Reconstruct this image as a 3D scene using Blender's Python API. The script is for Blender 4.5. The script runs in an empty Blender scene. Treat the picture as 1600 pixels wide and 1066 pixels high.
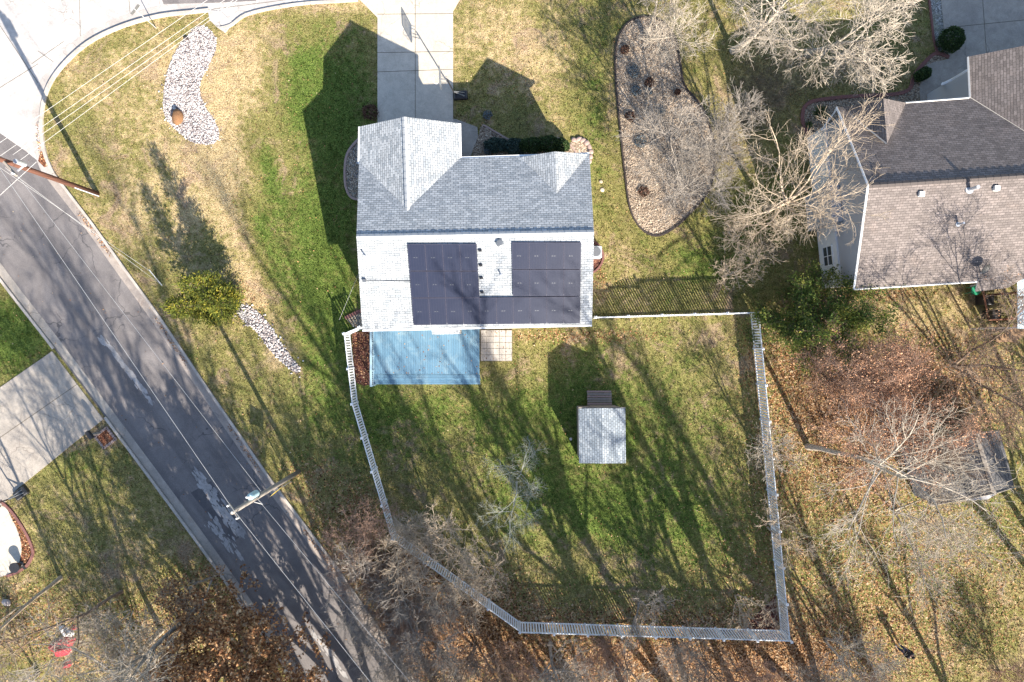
import bpy, bmesh, math
import numpy as np
from mathutils import Vector, Matrix
from mathutils.geometry import tessellate_polygon

# ------------------------------------------------------------------ camera, sky, sun, exposure
SC = bpy.context.scene
COL = SC.collection
H, F = 44.0, 1067.0            # camera height (m); focal length in photo pixels (1600 wide)
SUN_EL = math.radians(31.0)
SX, SY = 0.475, -0.88          # horizontal direction towards the sun
cam_d = bpy.data.cameras.new('camera'); cam = bpy.data.objects.new('camera', cam_d); COL.objects.link(cam)
cam.location = (0, 0, H); cam.rotation_euler = (0, 0, 0)
cam_d.sensor_width = 36.0; cam_d.lens = 36.0 * F / 1600.0
cam_d.clip_start = 0.1; cam_d.clip_end = 3000
SC.camera = cam
world = bpy.data.worlds.new('World'); SC.world = world; world.use_nodes = True
wt = world.node_tree; wt.nodes.clear()
sky = wt.nodes.new('ShaderNodeTexSky'); sky.sky_type = 'NISHITA'; sky.sun_disc = False
sky.sun_elevation = SUN_EL; sky.sun_rotation = math.atan2(SX, SY)
bg = wt.nodes.new('ShaderNodeBackground'); bg.inputs['Strength'].default_value = 0.105
wo = wt.nodes.new('ShaderNodeOutputWorld')
wt.links.new(sky.outputs[0], bg.inputs[0]); wt.links.new(bg.outputs[0], wo.inputs[0])
sl = bpy.data.lights.new('sun', 'SUN'); sl.energy = 5.0; sl.angle = math.radians(0.5); sl.color = (1.0, 0.91, 0.78)
so = bpy.data.objects.new('sun', sl); COL.objects.link(so); so.location = (20, -40, 60)
sv = Vector((SX, SY, 0)).normalized() * math.cos(SUN_EL); sv.z = math.sin(SUN_EL)
so.rotation_euler = sv.to_track_quat('Z', 'Y').to_euler()
SC.view_settings.view_transform = 'Standard'; SC.view_settings.look = 'None'
SC.view_settings.exposure = 1.50; SC.view_settings.gamma = 1.0
SC.render.engine = 'CYCLES'
SC.cycles.max_bounces = 4; SC.cycles.diffuse_bounces = 2; SC.cycles.glossy_bounces = 2
SC.cycles.transparent_max_bounces = 4

# ------------------------------------------------------------------ helpers
def P(px, py, h=0.0):
    k = (H - h) / F
    return ((px - 800) * k, (533 - py) * k, h)
def PA(pts, h=0.0):
    return [P(a, b, h) for a, b in pts]

def tag(o, label=None, cat=None, group=None, kind=None):
    if label: o['label'] = label
    if cat: o['category'] = cat
    if group: o['group'] = group
    if kind: o['kind'] = kind
    return o
def empty(name, loc, label=None, cat=None, group=None, rz=0.0):
    o = bpy.data.objects.new(name, None); COL.objects.link(o); o.location = loc; o.rotation_euler = (0, 0, rz)
    o.empty_display_size = 0.3
    return tag(o, label, cat, group)
def link(name, me, parent=None):
    o = bpy.data.objects.new(name, me); COL.objects.link(o)
    if parent is not None: o.parent = parent
    return o
def local(o, root):     # mesh written in world coordinates, hung under a root placed at root.location (no rotation)
    o.parent = root; o.location = (-root.location[0], -root.location[1], -root.location[2])
    return o

def mk(name, V, Fc, mats, parent=None, midx=None, attrs=None, smooth=False, uv=None):
    """Fc: (N,3) or (N,4) array, or list of lists. attrs: {name: ('POINT'|'FACE', array)}; (n,) float or (n,3) colour."""
    me = bpy.data.meshes.new(name)
    V = np.asarray(V, dtype=np.float32).reshape(-1, 3)
    if isinstance(Fc, np.ndarray):
        n, k = Fc.shape
        me.vertices.add(len(V)); me.vertices.foreach_set('co', V.ravel())
        me.loops.add(n * k); me.loops.foreach_set('vertex_index', Fc.astype(np.int32).ravel())
        me.polygons.add(n); me.polygons.foreach_set('loop_start', np.arange(0, n * k, k, dtype=np.int32))
        me.polygons.foreach_set('loop_total', np.full(n, k, dtype=np.int32))
        me.update(calc_edges=True)
    else:
        me.from_pydata([tuple(map(float, v)) for v in V], [], [list(f) for f in Fc]); me.update()
    for m in (mats if isinstance(mats, (list, tuple)) else [mats]): me.materials.append(m)
    if midx is not None: me.polygons.foreach_set('material_index', np.asarray(midx, dtype=np.int32))
    if attrs:
        for k_, (dom, arr) in attrs.items():
            arr = np.asarray(arr, dtype=np.float32)
            if arr.ndim == 1:
                a = me.attributes.new(k_, 'FLOAT', dom); a.data.foreach_set('value', arr)
            else:
                a = me.attributes.new(k_, 'FLOAT_VECTOR', dom); a.data.foreach_set('vector', arr.ravel())
    if uv is not None:
        l = me.uv_layers.new(name='UVMap'); l.data.foreach_set('uv', np.asarray(uv, dtype=np.float32).ravel())
    if smooth: me.polygons.foreach_set('use_smooth', np.ones(len(me.polygons), dtype=bool))
    me.update()
    return link(name, me, parent)

class MB:      # collects boxes, tubes and so on in one mesh (world or local coordinates)
    def __init__(s): s.v = []; s.f = []; s.m = []
    def add(s, vs, fs, mi=0):
        b = len(s.v); s.v += [tuple(map(float, v)) for v in vs]; s.f += [[i + b for i in f] for f in fs]; s.m += [mi] * len(fs)
    def box(s, c, size, rz=0.0, mi=0, rx=0.0, ry=0.0, taper=1.0):
        x, y, z = [q / 2 for q in size]
        R = Matrix.Rotation(rz, 3, 'Z') @ Matrix.Rotation(ry, 3, 'Y') @ Matrix.Rotation(rx, 3, 'X')
        vs = []
        for dz in (-1, 1):
            t = taper if dz > 0 else 1.0
            for dx, dy in ((-1, -1), (1, -1), (1, 1), (-1, 1)):
                p = R @ Vector((dx * x * t, dy * y * t, dz * z)); vs.append((p.x + c[0], p.y + c[1], p.z + c[2]))
        s.add(vs, [(3, 2, 1, 0), (4, 5, 6, 7), (0, 1, 5, 4), (1, 2, 6, 5), (2, 3, 7, 6), (3, 0, 4, 7)], mi)
        return s
    def tube(s, pts, r, n=8, mi=0, caps=True, closed=False):
        pts = [Vector(p) for p in pts]; K = len(pts)
        rr = r if isinstance(r, (list, tuple)) else [r] * K
        b0 = []
        for i, p in enumerate(pts):
            if closed: t = (pts[(i + 1) % K] - pts[i - 1])
            else: t = pts[min(i + 1, K - 1)] - pts[max(i - 1, 0)]
            t.normalize()
            u = t.cross(Vector((0, 0, 1)) if abs(t.z) < 0.9 else Vector((1, 0, 0))).normalized(); w = t.cross(u)
            for k in range(n):
                a = 2 * math.pi * k / n
                b0.append(p + (u * math.cos(a) + w * math.sin(a)) * rr[i])
        fs = []
        for i in range(K if closed else K - 1):
            j = (i + 1) % K
            for k in range(n):
                k2 = (k + 1) % n; fs.append((i * n + k, j * n + k, j * n + k2, i * n + k2))
        if caps and not closed: fs += [tuple(range(n)), tuple(range(K * n - 1, (K - 1) * n - 1, -1))]
        s.add(b0, fs, mi); return s
    def disc(s, c, r, n=16, mi=0):
        s.add([(c[0] + r * math.cos(2 * math.pi * k / n), c[1] + r * math.sin(2 * math.pi * k / n), c[2]) for k in range(n)], [tuple(range(n))], mi); return s
    def quad(s, a, b, c, d, mi=0): s.add([a, b, c, d], [(0, 1, 2, 3)], mi); return s
    def build(s, name, mats, parent=None, smooth=False, bevel=0.0):
        o = mk(name, s.v, s.f, mats, parent, midx=s.m, smooth=smooth)
        if bevel:
            b = o.modifiers.new('bevel', 'BEVEL'); b.width = bevel; b.segments = 1; b.limit_method = 'ANGLE'
        return o

def smooth_line(pts, n=6, closed=False):
    pts = np.array(pts, float); K = len(pts); out = []
    idx = range(K) if closed else range(K - 1)
    for i in idx:
        g = lambda j: pts[j % K] if closed else pts[min(max(j, 0), K - 1)]
        p0, p1, p2, p3 = g(i - 1), g(i), g(i + 1), g(i + 2)
        for t in np.linspace(0, 1, n, endpoint=False):
            out.append(0.5 * ((2 * p1) + (-p0 + p2) * t + (2 * p0 - 5 * p1 + 4 * p2 - p3) * t * t + (-p0 + 3 * p1 - 3 * p2 + p3) * t ** 3))
    if not closed: out.append(pts[-1])
    return [tuple(p) for p in out]

def in_poly(x, y, poly):
    x = np.asarray(x); y = np.asarray(y); r = np.zeros(x.shape, bool); n = len(poly)
    for i in range(n):
        x1, y1 = poly[i]; x2, y2 = poly[(i + 1) % n]
        if y1 == y2: continue
        c = ((y1 > y) != (y2 > y)) & (x < (x2 - x1) * (y - y1) / (y2 - y1) + x1)
        r ^= c
    return r

def sheet(name, poly, z, m, label=None, cat=None, kind='structure', thick=0.0, parent=None):
    """flat outline in photo pixels laid on the ground at height z; thick > 0 gives it sides down to the ground"""
    bm = bmesh.new()
    vs = [bm.verts.new(P(a, b)[:2] + (z,)) for a, b in poly]
    for t3 in tessellate_polygon([[v.co for v in vs]]):
        try: bm.faces.new([vs[i] for i in t3])
        except ValueError: pass
    if thick:
        lo = [bm.verts.new((v.co.x, v.co.y, z - thick)) for v in vs]
        for i in range(len(vs)):
            j = (i + 1) % len(vs); bm.faces.new((vs[i], lo[i], lo[j], vs[j]))
    bmesh.ops.recalc_face_normals(bm, faces=bm.faces)
    if sum(f.normal.z * f.calc_area() for f in bm.faces) < 0:
        bmesh.ops.reverse_faces(bm, faces=bm.faces)
    me = bpy.data.meshes.new(name); bm.to_mesh(me); bm.free(); me.materials.append(m)
    o = link(name, me, parent)
    if parent is None: tag(o, label, cat, None, kind)
    return o

def strip(name, line, w, z, hgt, m, label=None, cat=None, kind='structure', side=0.0, parent=None):
    """a band of width w (m) and height hgt along a pixel line; side shifts it sideways"""
    pts = [Vector(P(a, b)[:2]) for a, b in line]; V = []; Fc = []
    for i, p in enumerate(pts):
        t = (pts[min(i + 1, len(pts) - 1)] - pts[max(i - 1, 0)]).normalized(); nrm = Vector((-t.y, t.x))
        a = p + nrm * (side + w / 2); b = p + nrm * (side - w / 2)
        V += [(a.x, a.y, z), (b.x, b.y, z), (b.x, b.y, z - hgt), (a.x, a.y, z - hgt)]
    for i in range(len(pts) - 1):
        o = i * 4; q = o + 4
        Fc += [(o, q, q + 1, o + 1)]
        if hgt > 0: Fc += [(o + 1, q + 1, q + 2, o + 2), (o + 3, q + 3, q, o)]
    Fc = [f[::-1] for f in Fc]
    ob = mk(name, V, Fc, m, parent)
    if ob.data.polygons[0].normal.z < 0: ob.data.flip_normals()
    if parent is None: tag(ob, label, cat, None, kind)
    return ob

# ------------------------------------------------------------------ materials
def nodes(name, rough=0.9, spec=0.25):
    m = bpy.data.materials.new(name); m.use_nodes = True; t = m.node_tree
    b = t.nodes['Principled BSDF']; b.inputs['Roughness'].default_value = rough
    b.inputs['Specular IOR Level'].default_value = spec
    return m, t, b
def N(t, typ, **kw):
    n = t.nodes.new(typ)
    for k, v in kw.items():
        if k in n.inputs.keys(): n.inputs[k].default_value = v
        else: setattr(n, k, v)
    return n
def L(t, a, b): t.links.new(a, b)
def c4(c): return (c[0], c[1], c[2], 1.0)
def ramp(t, fac, stops, interp='LINEAR'):
    r = t.nodes.new('ShaderNodeValToRGB'); r.color_ramp.interpolation = interp
    e = r.color_ramp.elements
    while len(e) > 1: e.remove(e[-1])
    e[0].position = stops[0][0]; e[0].color = c4(stops[0][1])
    for p, c in stops[1:]:
        x = e.new(p); x.color = c4(c)
    if fac is not None: L(t, fac, r.inputs[0])
    return r.outputs[0]
def noise(t, scale, detail=4, rough=0.6, vec=None, dist=0.0):
    n = N(t, 'ShaderNodeTexNoise'); n.inputs['Scale'].default_value = scale; n.inputs['Detail'].default_value = detail
    n.inputs['Roughness'].default_value = rough; n.inputs['Distortion'].default_value = dist
    if vec is not None: L(t, vec, n.inputs['Vector'])
    return n.outputs['Fac']
def pos(t): return t.nodes.new('ShaderNodeNewGeometry').outputs['Position']
def mix(t, f, a, b, mode='MIX'):
    n = t.nodes.new('ShaderNodeMix'); n.data_type = 'RGBA'; n.blend_type = mode
    for s, v in ((n.inputs[0], f), (n.inputs[6], a), (n.inputs[7], b)):
        if hasattr(v, 'is_linked') or isinstance(v, bpy.types.NodeSocket): L(t, v, s)
        elif isinstance(v, (int, float)): s.default_value = v
        else: s.default_value = c4(v)
    return n.outputs[2]
def math_(t, op, a, b=None, clamp=False):
    n = t.nodes.new('ShaderNodeMath'); n.operation = op; n.use_clamp = clamp
    for s, v in ((n.inputs[0], a), (n.inputs[1], b)):
        if v is None: continue
        if isinstance(v, bpy.types.NodeSocket): L(t, v, s)
        else: s.default_value = v
    return n.outputs[0]
def smooth(t, v, lo, hi):
    n = t.nodes.new('ShaderNodeMapRange'); n.interpolation_type = 'SMOOTHSTEP'
    L(t, v, n.inputs[0]); n.inputs[1].default_value = lo; n.inputs[2].default_value = hi
    return n.outputs[0]
def bump(t, b, h, dist=0.02, strength=0.6):
    n = t.nodes.new('ShaderNodeBump'); n.inputs['Strength'].default_value = strength; n.inputs['Distance'].default_value = dist
    L(t, h, n.inputs['Height']); L(t, n.outputs[0], b.inputs['Normal'])
def attr(t, name): 
    n = t.nodes.new('ShaderNodeAttribute'); n.attribute_name = name; return n

def simple(name, c1, c2=None, scale=3.0, rough=0.8, bmp=0.0, bscale=30, spec=0.25, metal=0.0, fine=0.0):
    m, t, b = nodes(name, rough, spec); b.inputs['Metallic'].default_value = metal
    c2 = c2 or tuple(x * 0.8 for x in c1)
    p = pos(t)
    col = mix(t, noise(t, scale, 5, 0.65, p), c1, c2)
    if fine:
        col = mix(t, fine, col, ramp(t, noise(t, 14, 4, 0.8, p), [(0.3, (0, 0, 0)), (0.7, (1, 1, 1))]), 'OVERLAY')
    L(t, col, b.inputs['Base Color'])
    if bmp: bump(t, b, noise(t, bscale, 4, 0.6, p), bmp, 0.8)
    return m

def mat_ground():
    m, t, b = nodes('lawn_and_leaf_ground', 1.0, 0.05)
    p = pos(t); A = attr(t, 'tone'); sp = N(t, 'ShaderNodeSeparateXYZ'); L(t, A.outputs['Vector'], sp.inputs[0])
    g, li, st = sp.outputs[0], sp.outputs[1], sp.outputs[2]
    nb = noise(t, 0.55, 5, 0.65, p, 0.6); nm = noise(t, 2.6, 5, 0.7, p); nf = noise(t, 11, 4, 0.75, p); nvf = noise(t, 34, 3, 0.7, p)
    def off(v, *ns):
        for n_, w in ns: v = math_(t, 'ADD', v, math_(t, 'MULTIPLY', math_(t, 'SUBTRACT', n_, 0.5), w))
        return v
    straw = ramp(t, nf, [(0.3, (0.20, 0.135, 0.065)), (0.44, (0.38, 0.28, 0.145)), (0.56, (0.54, 0.425, 0.24)), (0.72, (0.68, 0.56, 0.36))])
    olive = ramp(t, nf, [(0.32, (0.075, 0.072, 0.022)), (0.5, (0.205, 0.19, 0.065)), (0.68, (0.40, 0.345, 0.15))])
    green = ramp(t, nf, [(0.32, (0.025, 0.040, 0.010)), (0.5, (0.095, 0.145, 0.030)), (0.68, (0.23, 0.275, 0.072))])
    pink = ramp(t, nf, [(0.3, (0.16, 0.10, 0.065)), (0.5, (0.34, 0.235, 0.165)), (0.7, (0.52, 0.40, 0.30))])
    dead = ramp(t, nf, [(0.25, (0.07, 0.055, 0.035)), (0.5, (0.15, 0.12, 0.075)), (0.75, (0.27, 0.21, 0.13))])
    gg = off(g, (nb, 1.0), (nm, 1.2), (nf, 0.9))
    c = mix(t, smooth(t, gg, 0.10, 0.44), straw, olive)
    c = mix(t, smooth(t, gg, 0.52, 0.95), c, green)
    pk = math_(t, 'SUBTRACT', smooth(t, noise(t, 0.42, 6, 0.75, p, 0.9), 0.50, 0.66), math_(t, 'MULTIPLY', smooth(t, gg, 0.5, 0.9), 0.8), True)
    c = mix(t, math_(t, 'MULTIPLY', pk, 0.75), c, pink)
    c = mix(t, smooth(t, off(st, (nb, 0.7), (nm, 0.9)), 0.35, 0.8), c, dead)
    # fallen leaves matted into the grass
    v = N(t, 'ShaderNodeTexVoronoi'); v.inputs['Scale'].default_value = 11.0; L(t, p, v.inputs['Vector'])
    vs_ = N(t, 'ShaderNodeSeparateColor'); L(t, v.outputs['Color'], vs_.inputs[0])
    leaf = ramp(t, vs_.outputs[0], [(0.0, (0.045, 0.028, 0.020)), (0.3, (0.15, 0.078, 0.038)), (0.55, (0.30, 0.155, 0.070)), (0.8, (0.46, 0.28, 0.14)), (1.0, (0.56, 0.42, 0.28))])
    ll = off(li, (nb, 0.35), (nm, 0.6), (vs_.outputs[1], 0.9))
    c = mix(t, smooth(t, ll, 0.45, 0.6), c, leaf)
    c = mix(t, 0.5, c, ramp(t, nvf, [(0.36, (0.08, 0.08, 0.08)), (0.64, (1, 1, 1))]), 'OVERLAY')  # dark flecks put the tiny shade among grass blades into the colour
    c = mix(t, 0.5, c, ramp(t, noise(t, 1.5, 5, 0.75, p, 0.5), [(0.3, (0.28, 0.28, 0.28)), (0.7, (0.72, 0.72, 0.72))]), 'OVERLAY')
    L(t, c, b.inputs['Base Color'])
    hh = math_(t, 'ADD', math_(t, 'MULTIPLY', nf, 1.0), math_(t, 'MULTIPLY', nvf, 0.5))
    bump(t, b, hh, 0.10, 0.9)
    return m

def mat_concrete(name, c1, c2, stain=(0.3, 0.22, 0.15), st=0.25):
    m, t, b = nodes(name, 0.9, 0.2); p = pos(t)
    c = mix(t, smooth(t, noise(t, 0.7, 6, 0.7, p, 0.4), 0.3, 0.7), c1, c2)
    c = mix(t, math_(t, 'MULTIPLY', smooth(t, noise(t, 0.35, 6, 0.75, p, 1.5), 0.55, 0.75), st), c, stain)
    v = N(t, 'ShaderNodeTexVoronoi'); v.feature = 'DISTANCE_TO_EDGE'; v.inputs['Scale'].default_value = 0.5
    wv = N(t, 'ShaderNodeVectorMath'); wv.operation = 'ADD'; nn = N(t, 'ShaderNodeTexNoise'); nn.inputs['Scale'].default_value = 1.1; L(t, p, nn.inputs['Vector'])
    L(t, p, wv.inputs[0]); L(t, nn.outputs['Color'], wv.inputs[1]); L(t, wv.outputs[0], v.inputs['Vector'])
    ck = math_(t, 'MULTIPLY', math_(t, 'LESS_THAN', v.outputs['Distance'], 0.008), smooth(t, noise(t, 0.3, 3, 0.5, p), 0.48, 0.62))
    c = mix(t, math_(t, 'MULTIPLY', ck, 0.5), c, (0.12, 0.10, 0.09))
    c = mix(t, 0.3, c, ramp(t, noise(t, 1.8, 6, 0.75, p, 0.8), [(0.3, (0.25, 0.25, 0.25)), (0.7, (0.75, 0.75, 0.75))]), 'OVERLAY')
    c = mix(t, 0.25, c, ramp(t, noise(t, 30, 4, 0.8, p), [(0.3, (0, 0, 0)), (0.7, (1, 1, 1))]), 'OVERLAY')
    L(t, c, b.inputs['Base Color']); bump(t, b, noise(t, 40, 3, 0.7, p), 0.006, 0.7)
    return m

def mat_asphalt():
    m, t, b = nodes('worn_asphalt', 0.92, 0.25); p = pos(t)
    c = mix(t, smooth(t, noise(t, 0.5, 6, 0.7, p, 0.7), 0.3, 0.7), (0.142, 0.130, 0.129), (0.195, 0.178, 0.174))
    # long streaks worn by wheels, along the road
    mp = N(t, 'ShaderNodeMapping'); mp.inputs['Rotation'].default_value = (0, 0, math.radians(-54.5)); mp.vector_type = 'TEXTURE'
    L(t, p, mp.inputs['Vector'])
    mp2 = N(t, 'ShaderNodeMapping'); mp2.inputs['Scale'].default_value = (0.06, 1.3, 1.0); L(t, mp.outputs[0], mp2.inputs['Vector'])
    c = mix(t, math_(t, 'MULTIPLY', smooth(t, noise(t, 1.0, 5, 0.6, mp2.outputs[0]), 0.45, 0.65), 0.45), c, (0.098, 0.090, 0.092))
    v = N(t, 'ShaderNodeTexVoronoi'); v.feature = 'DISTANCE_TO_EDGE'; v.inputs['Scale'].default_value = 0.42
    wv = N(t, 'ShaderNodeVectorMath'); wv.operation = 'ADD'
    nn = N(t, 'ShaderNodeTexNoise'); nn.inputs['Scale'].default_value = 1.3; L(t, p, nn.inputs['Vector'])
    L(t, p, wv.inputs[0]); L(t, nn.outputs['Color'], wv.inputs[1]); L(t, wv.outputs[0], v.inputs['Vector'])
    crack = math_(t, 'MULTIPLY', math_(t, 'LESS_THAN', v.outputs['Distance'], 0.012), 0.55)
    crack = math_(t, 'MULTIPLY', crack, smooth(t, noise(t, 0.25, 3, 0.5, p), 0.45, 0.6))
    c = mix(t, crack, c, (0.04, 0.04, 0.045))
    c = mix(t, 0.35, c, ramp(t, noise(t, 25, 4, 0.85, p), [(0.3, (0, 0, 0)), (0.7, (1, 1, 1))]), 'OVERLAY')
    L(t, c, b.inputs['Base Color']); bump(t, b, noise(t, 45, 3, 0.7, p), 0.01, 0.8)
    return m

def mat_shingle(name, cols, row=0.145, brick=0.30, dark=(0.10, 0.11, 0.12), stain=None):
    m, t, b = nodes(name, 0.95, 0.2)
    uv = N(t, 'ShaderNodeUVMap'); uv.uv_map = 'UVMap'
    br = N(t, 'ShaderNodeTexBrick'); L(t, uv.outputs[0], br.inputs['Vector'])
    br.offset = 0.5; br.squash = 1.0
    br.inputs['Scale'].default_value = 1.0; br.inputs['Brick Width'].default_value = brick; br.inputs['Row Height'].default_value = row
    br.inputs['Mortar Size'].default_value = 0.012; br.inputs['Mortar Smooth'].default_value = 0.2; br.inputs['Bias'].default_value = 0.0
    br.inputs['Color1'].default_value = (0, 0, 0, 1); br.inputs['Color2'].default_value = (1, 1, 1, 1); br.inputs['Mortar'].default_value = (0.5, 0.5, 0.5, 1)
    p = pos(t)
    c = ramp(t, br.outputs['Color'], cols)
    c = mix(t, 0.5, c, ramp(t, noise(t, 1.3, 5, 0.7, p), [(0.2, (0.3, 0.3, 0.3)), (0.8, (0.7, 0.7, 0.7))]), 'OVERLAY')
    if stain: c = mix(t, math_(t, 'MULTIPLY', smooth(t, noise(t, 0.6, 5, 0.7, p, 0.8), 0.5, 0.75), 0.4), c, stain)
    c = mix(t, 0.35, c, ramp(t, noise(t, 22, 3, 0.8, p), [(0.3, (0, 0, 0)), (0.7, (1, 1, 1))]), 'OVERLAY')
    c = mix(t, br.outputs['Fac'], c, dark)  # seams darkened: shade in the gaps between shingles put into the colour
    L(t, c, b.inputs['Base Color'])
    # saw-tooth height: each course stands proud of the one above at its butt edge
    s = N(t, 'ShaderNodeSeparateXYZ'); L(t, uv.outputs[0], s.inputs[0])
    fr = math_(t, 'FRACT', math_(t, 'DIVIDE', s.outputs[1], row))
    hgt = math_(t, 'SUBTRACT', math_(t, 'SUBTRACT', 1.0, fr), math_(t, 'MULTIPLY', br.outputs['Fac'], 0.6))
    bump(t, b, hgt, 0.012, 0.8)
    return m

def mat_cells(name, stops, scale, rough=0.95, bmp=0.03, extra=None):     # gravel, mulch: a colour per cell
    m, t, b = nodes(name, rough, 0.2); p = pos(t)
    v = N(t, 'ShaderNodeTexVoronoi'); v.inputs['Scale'].default_value = scale; L(t, p, v.inputs['Vector'])
    s = N(t, 'ShaderNodeSeparateColor'); L(t, v.outputs['Color'], s.inputs[0])
    c = ramp(t, s.outputs[0], stops)
    if extra: c = mix(t, math_(t, 'MULTIPLY', smooth(t, noise(t, 0.8, 4, 0.7, p, 0.5), 0.45, 0.7), 0.7), c, extra)
    c = mix(t, 0.4, c, ramp(t, noise(t, 3, 5, 0.8, p), [(0.3, (0.1, 0.1, 0.1)), (0.7, (0.9, 0.9, 0.9))]), 'OVERLAY')
    L(t, c, b.inputs['Base Color'])
    bump(t, b, math_(t, 'SUBTRACT', 1.0, v.outputs['Distance']), bmp, 0.9)
    return m

def mat_rnd(name, stops, rough=0.85, spec=0.2, fine=0.3, trans=0.0):      # colour from a random value stored per piece
    m, t, b = nodes(name, rough, spec); a = attr(t, 'rnd')
    c = ramp(t, a.outputs['Fac'], stops)
    if fine: c = mix(t, fine, c, ramp(t, noise(t, 9, 4, 0.7, pos(t)), [(0.3, (0.15, 0.15, 0.15)), (0.7, (0.9, 0.9, 0.9))]), 'OVERLAY')
    L(t, c, b.inputs['Base Color'])
    if trans:
        tr = N(t, 'ShaderNodeBsdfTranslucent'); L(t, c, tr.inputs['Color'])
        mx = N(t, 'ShaderNodeMixShader'); mx.inputs[0].default_value = trans
        out = t.nodes['Material Output']; L(t, b.outputs[0], mx.inputs[1]); L(t, tr.outputs[0], mx.inputs[2]); L(t, mx.outputs[0], out.inputs[0])
    return m

def mat_bark(name, c1, c2, scale=4):
    m, t, b = nodes(name, 0.95, 0.15); p = pos(t)
    c = mix(t, smooth(t, noise(t, scale, 4, 0.7, p), 0.3, 0.7), c1, c2)
    L(t, c, b.inputs['Base Color']); bump(t, b, noise(t, 18, 3, 0.7, p), 0.02, 0.7)
    return m

M = {}
M['ground'] = mat_ground()
M['asphalt'] = mat_asphalt()
M['concrete_street'] = mat_concrete('pale_concrete_street', (0.47, 0.445, 0.42), (0.36, 0.34, 0.33), (0.30, 0.22, 0.20), 0.35)
M['concrete_drive'] = mat_concrete('cream_concrete', (0.50, 0.455, 0.385), (0.44, 0.40, 0.34), (0.34, 0.25, 0.17), 0.55)
M['concrete_left'] = mat_concrete('aged_concrete', (0.37, 0.33, 0.285), (0.29, 0.26, 0.23), (0.25, 0.20, 0.17), 0.4)
M['concrete_gutter'] = mat_concrete('gutter_concrete', (0.36, 0.31, 0.27), (0.26, 0.225, 0.205), (0.15, 0.11, 0.09), 0.8)
M['kerb'] = mat_concrete('kerb_concrete', (0.48, 0.43, 0.38), (0.37, 0.33, 0.29), (0.2, 0.16, 0.13), 0.5)
M['gut_light'] = mat_concrete('light_gutter', (0.42, 0.39, 0.37), (0.34, 0.31, 0.29), (0.22, 0.16, 0.13), 0.5)
M['patch'] = mat_concrete('pale_road_patch', (0.40, 0.38, 0.37), (0.26, 0.25, 0.25), (0.13, 0.12, 0.12), 0.9)
M['dark_patch'] = mat_concrete('dark_road_patch', (0.115, 0.108, 0.112), (0.085, 0.082, 0.088), (0.15, 0.14, 0.14), 0.3)
M['joint'] = simple('joint_dirt', (0.16, 0.13, 0.10), (0.09, 0.08, 0.06), 6)
M['shingle'] = mat_shingle('light_grey_shingle', [(0.0, (0.25, 0.275, 0.30)), (0.5, (0.335, 0.355, 0.375)), (1.0, (0.42, 0.44, 0.46))])
M['shingle_shed'] = mat_shingle('shed_grey_shingle', [(0.0, (0.19, 0.225, 0.26)), (0.5, (0.26, 0.295, 0.33)), (1.0, (0.33, 0.365, 0.395))], 0.15, 0.22)
M['shingle_brown'] = mat_shingle('brown_shingle', [(0.0, (0.130, 0.112, 0.106)), (0.5, (0.168, 0.145, 0.136)), (1.0, (0.21, 0.18, 0.17))], dark=(0.09, 0.078, 0.074), stain=(0.27, 0.215, 0.19))
M['shingle_old'] = mat_shingle('weathered_barn_shingle', [(0.0, (0.060, 0.062, 0.070)), (0.5, (0.095, 0.095, 0.103)), (1.0, (0.14, 0.136, 0.14))], dark=(0.05, 0.05, 0.05))
M['cap'] = simple('ridge_cap_shingle', (0.38, 0.395, 0.41), (0.31, 0.325, 0.34), 6, 0.95)
M['white'] = simple('white_vinyl', (0.78, 0.79, 0.80), (0.70, 0.71, 0.72), 5, 0.5)
M['fence'] = simple('white_fence_vinyl', (0.84, 0.86, 0.88), (0.76, 0.78, 0.80), 4, 0.55)
M['trim'] = simple('white_trim', (0.72, 0.70, 0.67), (0.60, 0.58, 0.55), 3, 0.6)
M['siding'] = simple('grey_siding', (0.42, 0.43, 0.46), (0.38, 0.39, 0.42), 1.5, 0.7)
M['siding_tan'] = simple('tan_siding', (0.50, 0.45, 0.38), (0.45, 0.40, 0.34), 1.5, 0.7)
M['brick'] = simple('red_brick', (0.26, 0.11, 0.08), (0.16, 0.075, 0.06), 8, 0.9, 0.01, 20)
M['paver_red'] = simple('red_edging_brick', (0.24, 0.11, 0.095), (0.13, 0.065, 0.06), 7, 0.9, 0.01, 20)
M['stone_edge'] = simple('pink_edging_stone', (0.40, 0.30, 0.26), (0.28, 0.20, 0.18), 6, 0.9, 0.015, 15)
M['dark_edge'] = simple('dark_edging', (0.035, 0.030, 0.030), (0.06, 0.045, 0.04), 6, 0.8)
M['black'] = simple('black_plastic', (0.014, 0.014, 0.016), (0.03, 0.03, 0.033), 5, 0.45, spec=0.5)
M['metal'] = simple('grey_metal', (0.30, 0.31, 0.32), (0.22, 0.23, 0.24), 6, 0.45, spec=0.6, metal=0.7)
M['galv'] = simple('pale_metal', (0.55, 0.57, 0.60), (0.45, 0.47, 0.50), 6, 0.5, metal=0.4)
M['wire'] = simple('aluminium_wire', (0.50, 0.50, 0.50), (0.42, 0.42, 0.42), 1.0, 0.5, metal=0.0)
M['wood_pole'] = simple('reddish_creosote_wood', (0.17, 0.075, 0.050), (0.09, 0.045, 0.033), 5, 0.9, 0.02, 14)
M['wood_grey'] = simple('weathered_grey_wood', (0.34, 0.30, 0.26), (0.20, 0.18, 0.16), 7, 0.9, 0.01, 14)
M['wood_deck'] = simple('brown_deck_wood', (0.34, 0.22, 0.13), (0.22, 0.14, 0.085), 5, 0.85, 0.008, 14)
M['wood_red'] = simple('red_brown_timber', (0.20, 0.085, 0.05), (0.12, 0.055, 0.035), 5, 0.85, 0.008, 14)
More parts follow.
